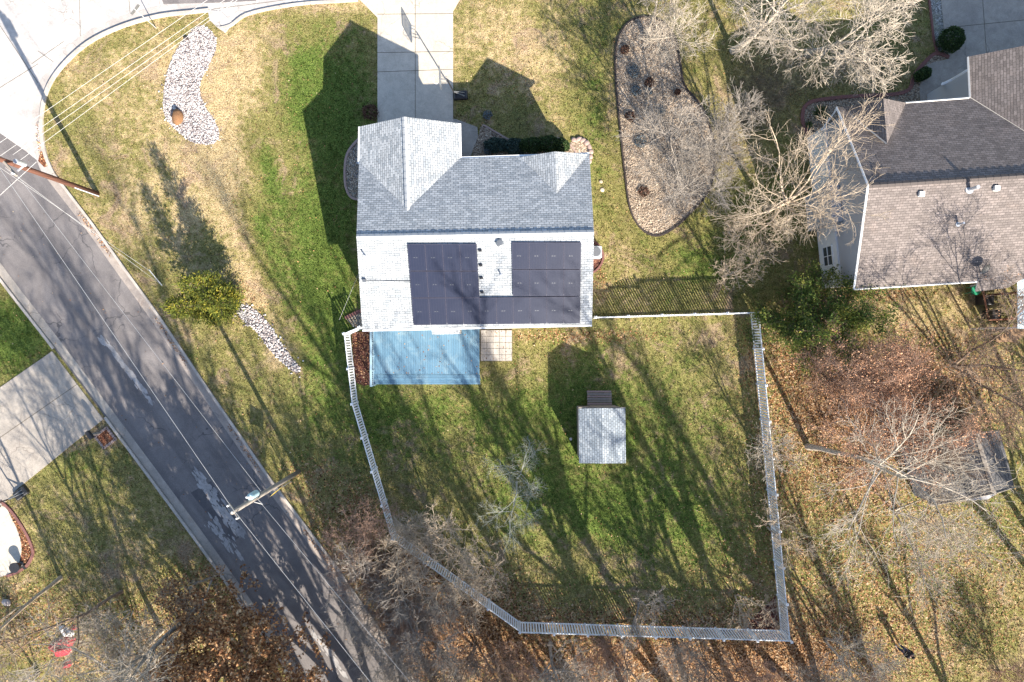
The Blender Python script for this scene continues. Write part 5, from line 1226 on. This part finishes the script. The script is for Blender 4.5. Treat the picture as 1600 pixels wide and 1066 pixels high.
def grow(Pp, Rp, n, length, ang, r, K=5, t0=0.25, t1=1.0, up=0.15, wig=0.12, rr=0.55, rmin=0.008, lenvar=0.35, flat=0.0, taper=0.35):
    N_, Kp, _ = Pp.shape; M_ = N_ * n
    t = np.sort(r.uniform(t0, t1, (N_, n)), 1); 
    idx = t * (Kp - 1); i0 = np.clip(idx.astype(int), 0, Kp - 2); f = idx - i0; ar = np.arange(N_)[:, None]
    p = Pp[ar, i0] * (1 - f[..., None]) + Pp[ar, i0 + 1] * f[..., None]
    d = Pp[ar, i0 + 1] - Pp[ar, i0]; d /= np.linalg.norm(d, axis=2, keepdims=True) + 1e-9
    rad = Rp[ar, i0] * (1 - f) + Rp[ar, i0 + 1] * f
    p = p.reshape(M_, 3); d = d.reshape(M_, 3); rad = rad.reshape(M_); t = t.reshape(M_)
    az = (r.uniform(0, 6.28, (N_, 1)) + np.arange(n)[None] * 2.4 + r.normal(0, .35, (N_, n))).reshape(M_)
    ref = np.where(np.abs(d[:, 2:3]) < .9, np.array([[0, 0, 1.0]]), np.array([[1.0, 0, 0]])); u = np.cross(d, ref); u /= np.linalg.norm(u, axis=1)[:, None]; w = np.cross(d, u)
    a = np.radians(r.normal(ang, ang * .2, M_)); nd = d * np.cos(a)[:, None] + (u * np.cos(az)[:, None] + w * np.sin(az)[:, None]) * np.sin(a)[:, None]
    nd[:, 2] *= (1 - flat); nd[:, 2] += up; nd /= np.linalg.norm(nd, axis=1)[:, None]
    ln = length * r.uniform(1 - lenvar, 1 + lenvar, M_) * (1.0 - 0.45 * np.clip((t - .5) * 2, 0, 1))
    out = np.empty((M_, K, 3)); out[:, 0] = p; cur = nd.copy(); drift = r.normal(0, wig * .6, (M_, 3))
    for k in range(1, K):
        cur = cur + r.normal(0, wig, (M_, 3)) + drift; cur[:, 2] += up * .35; cur /= np.linalg.norm(cur, axis=1)[:, None]
        out[:, k] = out[:, k - 1] + cur * (ln / (K - 1))[:, None]
    r0 = np.maximum(rad * rr * r.uniform(.8, 1.15, M_), rmin); tp_ = np.linspace(1, taper, K)[None]
    return out, np.maximum(r0[:, None] * tp_, rmin * .8)

def tree_meshes(h, cr, seed, stems=1, n=(11, 6, 6, 5), tr=0.2, start=0.3, ang=50, up=.18, twig=0.010, wig=.13, lean=0.05, fl=0.0, lens=(1.0, .55, .5, .5), rl=.55):
    r = np.random.default_rng(seed); K = 9
    P0 = np.zeros((stems, K, 3)); cur = np.stack([r.normal(0, lean, stems), r.normal(0, lean, stems), np.ones(stems)], 1)
    if stems > 1:
        a = np.arange(stems) * 6.28 / stems + r.uniform(0, 6); cur[:, 0] = np.cos(a) * .35 * r.uniform(.6, 1.3, stems); cur[:, 1] = np.sin(a) * .35 * r.uniform(.6, 1.3, stems); P0[:, 0, :2] = cur[:, :2] * .3
    for k in range(1, K):
        cur = cur + r.normal(0, .07, (stems, 3)) * [1, 1, .3]; c = cur / np.linalg.norm(cur, axis=1)[:, None]; P0[:, k] = P0[:, k - 1] + c * (h * .86 / (K - 1))
    R0 = tr * np.linspace(1, .22, K)[None] * np.ones((stems, 1)) / (stems ** .4); R0[:, 0] *= 1.25
    P1, R1 = grow(P0, R0, n[0], cr * lens[0], ang, r, 7, start, .98, up, wig * .8, rl, .02, .3, fl)
    P2, R2 = grow(P1, R1, n[1], cr * lens[1], 42, r, 6, .2, 1.0, up * .7, wig, rl, twig * 1.3, .35, fl)
    P3, R3 = grow(P2, R2, n[2], cr * lens[1] * lens[2], 40, r, 5, .15, 1.0, up * .5, wig * 1.1, .6, twig, .4, fl)
    P4, R4 = grow(P3, R3, n[3], cr * lens[1] * lens[2] * lens[3], 38, r, 4, .1, 1.0, up * .3, wig * 1.3, .7, twig * .8, .4, fl)
    return (P0, R0), (P1, R1), (P2, R2), (P3, R3), (P4, R4)
def join(parts):
    Vs = []; Fs = []; o = 0
    for V, Fc in parts: Vs.append(V); Fs.append(Fc + o); o += len(V)
    return np.concatenate(Vs), np.concatenate(Fs)
TWIGS = 0
def tree(px, py, h, cr, seed, label, bark='bark_pale', name='bare_tree', group='bare trees', cat='tree', twigs=True, leaves=None, z0=0.0, rz=None, **kw):
    global TWIGS
    root = empty(name, P(px, py), label, cat, group)
    L0, L1, L2, L3, L4 = tree_meshes(h, cr, seed, **kw)
    V, Fc = join([tubes(*L0, 8), tubes(*L1, 6)]); mk('trunk', V, Fc, M[bark], root, smooth=True)
    ls_ = [tubes(*L2, 4), tubes(*L3, 3)] + ([tubes(*L4, 3)] if twigs else [])
    V, Fc = join(ls_); mk('crown', V, Fc, M[bark], root); TWIGS += len(Fc)
    if leaves:
        mt, cnt, size = leaves; r = np.random.default_rng(seed + 9); src = np.concatenate([L4[0][:, 1:].reshape(-1, 3), L3[0][:, 2:].reshape(-1, 3)])
        # leaves come in clumps
        q = src[r.integers(0, len(src), cnt)] + r.normal(0, .10, (cnt, 3)); leaf_mesh('foliage', q, size, M[mt], root, seed + 3, .6)
    return root
def copy_tree(src, px, py, label, rz, sc=1.0, group=None):
    c = src.copy(); COL.objects.link(c); c.location = P(px, py); c.rotation_euler = (0, 0, rz); c.scale = (sc, sc, sc); c['label'] = label
    if group: c['group'] = group
    for ch in list(src.children):
        d = ch.copy(); COL.objects.link(d); d.parent = c
    return c

# trees that stand in the picture
tree(1062, 268, 7.0, 3.0, 11, 'bare grey tree with a dense round crown over the island bed', 'bark_grey', stems=3, n=(9, 7, 6, 5), tr=.13, start=.2, ang=48, twig=.011)
tree(1012, 60, 6.5, 2.6, 12, 'bare pale tree at the top end of the island bed', 'bark_pale', stems=2, n=(9, 6, 6, 4), tr=.13, start=.2, ang=50, twig=.010)
tree(1145, 80, 8.5, 3.3, 13, 'left of two pale bare trees fanning over the top edge', 'bark_pale', n=(14, 6, 6, 4), tr=.2, start=.3, ang=55, up=.05, twig=.013)
tree(1262, 86, 8.5, 3.2, 14, 'right of two pale bare trees fanning over the top edge', 'bark_pale', n=(14, 6, 6, 4), tr=.2, start=.3, ang=55, up=.05, twig=.013)
tree(1196, 326, 9.5, 4.6, 15, 'wide tan bare tree spreading over the west gable of the brown-roofed house', 'bark_tan', n=(13, 6, 5, 4), tr=.17, start=.3, ang=52, twig=.0095)
tree(1140, 362, 5.0, 1.7, 16, 'small bare tree with pale twigs left of the wide tan tree', 'bark_tan', stems=2, n=(7, 5, 5, 4), tr=.09, start=.3, ang=50, twig=.010)
tree(1130, 432, 4.0, 1.3, 161, 'small pale sapling just north of the northeast fence corner', 'bark_tan', stems=2, n=(6, 5, 4, 4), tr=.07, start=.35, ang=50, twig=.009)
tree(808, 750, 4.8, 2.1, 17, 'small silvery bare tree alone in the back yard', 'bark_green', stems=2, n=(8, 5, 5, 5), tr=.07, start=.25, ang=52, twig=.005)
tree(1302, 600, 7.5, 3.6, 18, 'broad russet tree with fine reddish twigs beyond the east fence', 'bark_red', name='russet_tree', group=None, stems=5, n=(7, 6, 6, 5), tr=.16, start=.12, ang=42, twig=.009, leaves=('russet', 26000, .045))
tree(1492, 572, 11.0, 3.4, 19, 'dark twiggy tree near the right edge above the barn shed', 'bark_brown', stems=4, n=(7, 6, 6, 4), tr=.15, start=.15, ang=42, twig=.009, leaves=('russet', 5000, .032))
tree(1262, 698, 15.5, 4.9, 20, 'tall pale tree leaning over the barn shed', 'bark_pale', n=(10, 5, 6, 4), tr=.18, start=.5, ang=56, up=.05, twig=.008)
tree(1408, 690, 6.0, 2.4, 201, 'brown thicket tree against the west end of the barn shed', 'bark_brown', stems=4, n=(6, 6, 5, 4), tr=.10, start=.15, ang=45, twig=.009)
tree(1180, 700, 5.0, 2.0, 21, 'thin pale tree growing just outside the east fence', 'bark_pale', n=(8, 5, 5, 4), tr=.09, start=.3, ang=60, twig=.009)
tree(1198, 822, 4.2, 1.5, 211, 'short pale sapling outside the lower east fence', 'bark_tan', stems=2, n=(6, 5, 4, 4), tr=.07, start=.3, ang=55, twig=.009)
tree(1400, 800, 6.0, 3.2, 212, 'low pale bare tree below the barn shed', 'bark_pale', stems=3, n=(8, 5, 5, 4), tr=.11, start=.2, ang=52, twig=.009)
# woods along the south and west fence
tree(690, 838, 6.0, 2.9, 22, 'tan bare tree reaching over the diagonal fence', 'bark_tan', stems=3, n=(8, 6, 6, 4), tr=.12, start=.2, ang=52, twig=.010)
tree(755, 890, 5.5, 2.2, 23, 'tan bare tree beside the bend of the south fence', 'bark_tan', stems=2, n=(8, 6, 5, 4), tr=.10, start=.2, ang=52, twig=.009)
tree(612, 905, 6.0, 2.6, 24, 'grey brush tree between the road kerb and the diagonal fence', 'bark_grey', stems=4, n=(7, 6, 5, 4), tr=.10, start=.15, ang=46, twig=.009)
tree(668, 985, 6.5, 2.7, 25, 'grey bare tree in the leafy woods right of the road', 'bark_grey', stems=3, n=(8, 6, 5, 4), tr=.11, start=.2, ang=48, twig=.009)
tree(580, 815, 4.5, 1.9, 26, 'low reddish brush outside the southwest fence', 'bark_red', stems=4, n=(6, 6, 5, 4), tr=.08, start=.15, ang=46, twig=.008)
tree(745, 1010, 5.5, 2.3, 27, 'brown bare tree below the kink of the fence', 'bark_brown', stems=3, n=(7, 6, 5, 4), tr=.10, start=.2, ang=48, twig=.009)
tree(860, 1005, 6.5, 2.4, 28, 'slender grey tree with a dark leaning trunk at the south fence', 'bark_grey', n=(10, 5, 5, 4), tr=.13, start=.3, ang=50, twig=.009)
tree(1000, 942, 3.8, 1.4, 29, 'small grey tree rising through the middle of the south fence', 'bark_grey', stems=2, n=(7, 5, 5, 4), tr=.08, start=.2, ang=45, twig=.008)
tree(1150, 930, 3.8, 1.3, 291, 'small twiggy tree near the southeast fence corner', 'bark_tan', stems=2, n=(6, 5, 4, 4), tr=.07, start=.2, ang=45, twig=.008)
tree(1290, 1000, 6.0, 2.4, 30, 'pale bare tree at the bottom edge right of the fence corner', 'bark_pale', stems=2, n=(8, 6, 5, 4), tr=.11, start=.25, ang=50, twig=.010)
tree(980, 1050, 4.5, 2.0, 31, 'low pale tree at the bottom edge below the south fence', 'bark_pale', stems=3, n=(6, 5, 5, 4), tr=.08, start=.15, ang=48, twig=.009)
tree(1105, 1045, 5.0, 2.0, 32, 'brown twiggy tree at the bottom edge below the east half of the fence', 'bark_brown', stems=3, n=(6, 5, 5, 4), tr=.09, start=.15, ang=48, twig=.009)
# low tangled brush
bA = tree(640, 950, 3.2, 2.0, 401, 'grey-brown brush clump between the road kerb and the leafy slope', 'bark_red', name='brush', group='low brush in the southern woods', cat='shrub', stems=7, n=(5, 5, 5, 4), tr=.05, start=.1, ang=44, twig=.007, lean=.2)
bB = tree(705, 1050, 3.4, 2.2, 402, 'grey brush clump at the bottom edge right of the road', 'bark_grey', name='brush', group='low brush in the southern woods', cat='shrub', stems=7, n=(5, 5, 5, 4), tr=.05, start=.1, ang=44, twig=.007, lean=.2)
for i, (a, b, rz, sc, lab) in enumerate([(575, 880, 1.0, .8, 'small brush clump on the slope above the road kerb'), (640, 1020, 3.0, 1.0, 'brush clump beside the kerb at the bottom edge'), (800, 1035, 2.0, 1.0, 'brush clump just below the kink of the fence'), (885, 1050, 4.0, 1.0, 'brush clump under the west half of the south fence'),
        (935, 1010, 5.0, .8, 'small brush clump below the middle of the south fence'), (1055, 1010, 1.5, .8, 'small brush clump right of the small grey fence tree'), (1160, 1055, 2.6, 1.0, 'brush clump at the bottom edge left of the dark stump'), (1250, 1050, .5, .9, 'brush clump at the bottom edge right of the dark stump'), (1350, 1060, 3.6, .9, 'brush clump at the bottom edge below the person'),
        (670, 935, 2.9, .9, 'brush clump under the diagonal fence'), (1560, 1050, 5.2, .9, 'brush clump in the bottom right corner')]):
    copy_tree((bA, bB)[i % 2], a, b, lab, rz, sc)
# west side of the road
tree(252, 985, 14.0, 5.0, 33, 'large pale-limbed tree west of the road over the red cloth', 'bark_pale', n=(11, 6, 6, 4), tr=.17, start=.45, ang=50, twig=.012)
tree(95, 903, 13.5, 4.2, 34, 'tan-limbed tree leaning out over the left edge', 'bark_tan', n=(9, 5, 4, 2), tr=.13, start=.35, ang=32, twig=.011)
tree(190, 925, 12.0, 3.6, 35, 'brown-limbed tree among the streaked shadows west of the road', 'bark_brown', n=(9, 5, 4, 2), tr=.12, start=.35, ang=30, twig=.010)
tree(205, 1062, 8.0, 3.0, 36, 'grey bare tree below the red cloth', 'bark_grey', n=(9, 5, 5, 3), tr=.15, start=.4, ang=45, twig=.010)
tree(318, 940, 15.0, 4.0, 39, 'slim grey tree standing behind the copper oak', 'bark_grey', n=(9, 5, 4, 3), tr=.18, start=.45, ang=38, twig=.010)
tree(402, 985, 8.0, 4.6, 37, 'copper-leaved oak overhanging the west side of the road', 'bark_brown', name='copper_oak', group=None, n=(12, 6, 6, 5), tr=.2, start=.2, ang=58, up=.1, twig=.009, leaves=('copper', 21000, .105))
tree(330, 905, 5.0, 2.2, 38, 'small leafy oak sapling above the copper oak', 'bark_grey', name='oak_sapling', group=None, stems=2, n=(7, 5, 5, 4), tr=.08, start=.2, ang=50, twig=.008, leaves=('copper', 2600, .08))

tree(205, 955, 4.2, 2.4, 302, 'low silvery bare tree up and right of the red cloth', 'bark_pale', stems=3, n=(7, 5, 5, 4), tr=.07, start=.2, ang=50, twig=.009)
tree(285, 975, 4.0, 2.4, 301, 'low silvery bare tree just below the leafy oak sapling', 'bark_pale', stems=3, n=(7, 5, 5, 4), tr=.07, start=.2, ang=50, twig=.009)
tree(240, 1050, 5.0, 2.8, 303, 'silvery bare tree between the red cloth and the copper oak', 'bark_pale', stems=3, n=(7, 6, 5, 4), tr=.10, start=.2, ang=50, twig=.009)
tree(60, 1052, 4.5, 2.0, 304, 'greyish bare tree in the bottom left corner', 'bark_grey', stems=3, n=(7, 5, 5, 4), tr=.09, start=.2, ang=50, twig=.009)
# trees beyond the lower edge: only their shadows reach the picture
beyond = 'bare trees beyond the lower edge'
KB = dict(group=beyond, n=(9, 4, 3, 1), start=.16, up=.30, twig=.018, wig=.12, rl=.66, ang=25)
lab_b = 'tall bare tree standing beyond the lower edge of the picture'
tA = tree(760, 1140, 15.0, 4.6, 51, lab_b, 'bark_grey', tr=.26, **KB)
tB = tree(1085, 1120, 17.0, 5.2, 52, lab_b, 'bark_grey', tr=.30, stems=2, **KB)
tC = tree(520, 1150, 21.0, 6.0, 53, lab_b, 'bark_grey', tr=.34, **KB)
tD = tree(1235, 1185, 27.0, 5.6, 54, lab_b, 'bark_grey', tr=.36, **dict(KB, start=.34, rl=.8, n=(14, 5, 3, 1), ang=30))
T3 = (tA, tB, tC)
for a, b, rz, sc in ((1120, 1190, 2.0, .98), (865, 1150, 3.7, 1.0), (1345, 1235, 5.1, 1.0), (1020, 1160, .8, .8), (610, 1150, 1.4, .95), (540, 1195, 4.6, .95)):
    copy_tree(tD, a, b, lab_b, rz, sc)
for i, (a, b, rz, sc) in enumerate([(915, 1095, 1.2, .95), (640, 1105, 2.6, .9), (705, 1120, 4.9, 1.0), (590, 1130, .3, 1.1), (1190, 1150, 2.4, 1.05), (1290, 1120, .6, 1.0), (870, 1230, 4.0, 1.2), (1010, 1290, 5.0, 1.3), (660, 1220, .9, 1.2), (1400, 1130, 2.0, .85), (1530, 1180, 4.4, .9)]):
    copy_tree(T3[i % 2], a, b, lab_b, rz, sc)
for i, (a, b, rz, sc) in enumerate([(450, 1260, .4, 1.1), (340, 1290, 1.7, 1.1), (590, 1210, 4.3, 1.05), (560, 1330, 2.9, 1.2), (480, 1180, 2.2, 1.2), (640, 1380, 1.1, 1.25)]):
    copy_tree((tC, tB, tA)[i % 3], a, b, lab_b, rz, sc)
for i, (a, b, rz, sc) in enumerate([(1650, 905, .4, .9), (1690, 640, 1.0, .8), (1655, 880, 2.2, .9), (1680, 975, 3.3, 1.1), (1640, 720, 4.2, .8)]):
    c = copy_tree(T3[i % 2], a, b, 'tall bare tree standing beyond the east edge of the picture', rz, sc, 'bare trees beyond the east edge')

# evergreens
def conifer(px, py, h, r0, seed, mat, label, name, n=15000, spires=1, size=.11, dens=1.0, sp=0.5):
    root = empty(name, P(px, py), label, 'tree'); r = np.random.default_rng(seed); m = MB(); pts = []; dirs = []
    for s_i in range(spires):
        ox, oy = (0, 0) if spires == 1 else (sp * math.cos(s_i * 2.6 + 1), sp * math.sin(s_i * 2.6 + 1)); hh = h * (1 - .16 * s_i)
        m.tube([(0, 0, 0), (ox * .7, oy * .7, hh * .3), (ox, oy, hh * .96)], [.16, .10, .02], 7)
        nbz = int(70 / spires ** .5)
        for k in range(nbz):
            z = hh * (.06 + .92 * (k / nbz) ** 1.05); f = 1 - z / hh; ln = r0 * (f ** .8) * r.uniform(.65, 1.12) + .08; az = k * 2.4 + r.normal(0, .3); el = .15 + .55 * (z / hh)
            d = np.array([math.cos(az) * math.cos(el), math.sin(az) * math.cos(el), math.sin(el)]); b0 = np.array([ox * min(1, z / hh * 2), oy * min(1, z / hh * 2), z])
            m.tube([tuple(b0), tuple(b0 + d * ln)], [.025, .008], 4)
            cnt = int(n / spires / nbz * (0.35 + 1.5 * f)); t = r.uniform(.15, 1.02, cnt) ** .8
            w = .10 + .26 * (1 - t) * f + .05; q = b0 + d * (t * ln)[:, None] + r.normal(0, 1, (cnt, 3)) * w[:, None] * [1, 1, .6]
            pts.append(q); dirs.append(np.tile(d, (cnt, 1)))
    m.build('trunk', M['bark_brown'], root)
    pts = np.concatenate(pts); dirs = np.concatenate(dirs); pts[:, 2] = np.maximum(pts[:, 2], .05)
    clump = .5 + .25 * np.sin(pts[:, 0] * 4.3 + seed) * np.sin(pts[:, 1] * 3.9) + .2 * np.sin(pts[:, 2] * 5 + pts[:, 0] * 2)
    rnd = np.clip(clump + r.normal(0, .22, len(pts)), 0, 1)
    leaf_mesh('foliage', pts, size, M[mat], root, seed, .28, outdir=dirs * 1.2, rnd=rnd)
    return root
conifer(348, 474, 6.6, 1.72, 71, 'juniper', 'yellow-green juniper with two spires on the front slope', 'juniper_tree', 15000, 3, .10, sp=.9)
# broad ragged evergreen: many stems
def evergreen_mass(px, py, label):
    root = empty('evergreen_tree', P(px, py), label, 'tree'); L0, L1, L2, L3, L4 = tree_meshes(5.4, 2.2, 81, stems=4, n=(8, 6, 5, 3), tr=.16, start=.12, ang=58, up=.08, twig=.010)
    V, Fc = join([tubes(*L0, 7), tubes(*L1, 5)]); mk('trunk', V, Fc, M['bark_brown'], root); V, Fc = join([tubes(*L2, 4), tubes(*L3, 3)]); mk('crown', V, Fc, M['bark_brown'], root)
    r = np.random.default_rng(82); src = np.concatenate([L3[0].reshape(-1, 3), L4[0].reshape(-1, 3)]); q = src[r.integers(0, len(src), 24000)] + r.normal(0, .15, (24000, 3))
    cl = .45 + .3 * np.sin(q[:, 0] * 2.7) * np.sin(q[:, 1] * 3.1 + 1) + .2 * (q[:, 2] / 6)
    leaf_mesh('foliage', q, .085, M['pine'], root, 83, .4, rnd=np.clip(cl + r.normal(0, .22, len(q)), 0, 1))
evergreen_mass(1252, 497, 'broad ragged green evergreen at the northeast corner of the fence')
print('twig quads', TWIGS)

# ------------------------------------------------------------------ person on the lawn
def skin_obj(name, verts, edges, radii, mat, parent, sub=2, root=0):
    me = bpy.data.meshes.new(name); me.from_pydata(verts, edges, []); me.update(); o = link(name, me, parent)
    md = o.modifiers.new('skin', 'SKIN'); md.use_smooth_shade = True
    for i, rd in enumerate(radii):
        sv_ = me.skin_vertices[0].data[i]; sv_.radius = (rd, rd) if not isinstance(rd, tuple) else rd; sv_.use_root = (i == root)
    ss = o.modifiers.new('sub', 'SUBSURF'); ss.levels = sub; ss.render_levels = sub
    me.materials.append(M[mat]); return o
M['skin'] = simple('skin', (.52, .33, .25), (.46, .28, .21), 8, .6); M['jacket'] = simple('black_jacket', (.016, .017, .022), (.03, .03, .036), 8, .8); M['jeans'] = simple('dark_blue_jeans', (.035, .055, .11), (.05, .07, .13), 12, .85)
M['shoe'] = simple('pale_shoe', (.5, .48, .46), (.4, .38, .36), 10, .7); M['hair'] = simple('dark_hair', (.012, .010, .009), (.02, .017, .015), 20, .7)
pr = empty('person', P(1403, 1009), 'person in a black jacket and blue jeans standing on the leafy lawn', 'person', rz=math.radians(35))
# facing +y locally (towards the house)
bvz = [(0, 0, .95), (0, 0, 1.12), (0, .0, 1.30), (0, 0, 1.44), (0, .01, 1.50), (0, .03, 1.60), (0, .04, 1.70),      # 0-6 pelvis..crown
       (-.10, 0, .90), (-.11, .03, .50), (-.11, 0, .10), (-.12, .12, .04),                                       # 7-10 left leg
       (.10, 0, .90), (.11, .03, .50), (.11, 0, .10), (.12, .12, .04),                                           # 11-14
       (-.19, 0, 1.40), (-.25, -.02, 1.14), (-.14, .22, 1.06), (-.10, .29, 1.08),                                # 15-18 left arm
       (.19, 0, 1.40), (.25, -.02, 1.14), (.14, .22, 1.06), (.10, .29, 1.08), (0, .125, 1.605), (-.085, .03, 1.61), (.085, .03, 1.61)]
be = [(0, 1), (1, 2), (2, 3), (3, 4), (4, 5), (5, 6), (0, 7), (7, 8), (8, 9), (9, 10), (0, 11), (11, 12), (12, 13), (13, 14), (3, 15), (15, 16), (16, 17), (17, 18), (3, 19), (19, 20), (20, 21), (21, 22), (5, 23), (5, 24), (5, 25)]
br_ = [(.15, .11), (.14, .10), (.165, .11), (.12, .09), .055, .095, .08, .085, .055, .035, .03, .085, .055, .035, .03, .06, .042, .03, .028, .06, .042, .03, .028, .016, .018, .018]
for sg, wv in ((-1, 18), (1, 22)):        # five fingers on each hand, curled round the controller
    for f_i, (dx, ln_f) in enumerate(((-.028, .030), (-.010, .036), (.010, .034), (.027, .027))):
        b_i = len(bvz); x, y, z = bvz[wv]; bvz += [(x + dx, y + .03, z + .01), (x + dx, y + .03 + ln_f, z + .0), (x + dx, y + .02 + ln_f, z - .03)]; be += [(wv, b_i), (b_i, b_i + 1), (b_i + 1, b_i + 2)]; br_ += [.010, .009, .008]
    b_i = len(bvz); x, y, z = bvz[wv]; bvz += [(x - sg * .035, y + .0, z + .02), (x - sg * .05, y + .03, z + .035)]; be += [(wv, b_i), (b_i, b_i + 1)]; br_ += [.011, .009]
skin_obj('body', bvz, be, br_, 'skin', pr)
skin_obj('jacket', [(0, 0, .92), (0, 0, 1.12), (0, 0, 1.30), (0, 0, 1.44), (-.19, 0, 1.41), (-.25, -.02, 1.14), (-.155, .195, 1.065), (.19, 0, 1.41), (.25, -.02, 1.14), (.155, .195, 1.065), (0, .0, 1.50)],
         [(0, 1), (1, 2), (2, 3), (3, 4), (4, 5), (5, 6), (3, 7), (7, 8), (8, 9), (3, 10)], [(.185, .145), (.175, .135), (.20, .145), (.15, .12), .085, .062, .045, .085, .062, .045, .075], 'jacket', pr)
skin_obj('jeans', [(0, 0, .97), (-.10, 0, .88), (-.115, .03, .50), (-.115, 0, .12), (.10, 0, .88), (.115, .03, .50), (.115, 0, .12)], [(0, 1), (1, 2), (2, 3), (0, 4), (4, 5), (5, 6)], [(.165, .13), .11, .08, .062, .11, .08, .062], 'jeans', pr)
for sg in (-1, 1): skin_obj('shoe', [(sg * .115, -.05, .05), (sg * .12, .06, .05), (sg * .125, .17, .035)], [(0, 1), (1, 2)], [.05, .052, .04], 'shoe', pr, 1)
skin_obj('hair', [(0, -.02, 1.62), (0, .0, 1.70), (0, .05, 1.755)], [(0, 1), (1, 2)], [.10, .105, .07], 'hair', pr)
rc = empty('remote_controller', P(1403, 1009), 'small grey controller held in the hands of the person', 'controller', rz=math.radians(35)); rc.location = pr.matrix_basis @ Vector((0, .34, 1.075))
MB().box((0, 0, 0), (.20, .10, .035)).build('body', M['metal'], rc, bevel=.01); MB().box((0, .07, .06), (.15, .012, .09), rx=-.5).build('screen', M['black'], rc)
for sg in (-1, 1): MB().tube([(sg * .05, 0, .015), (sg * .05, 0, .04)], .008, 8).build('stick', M['black'], rc)
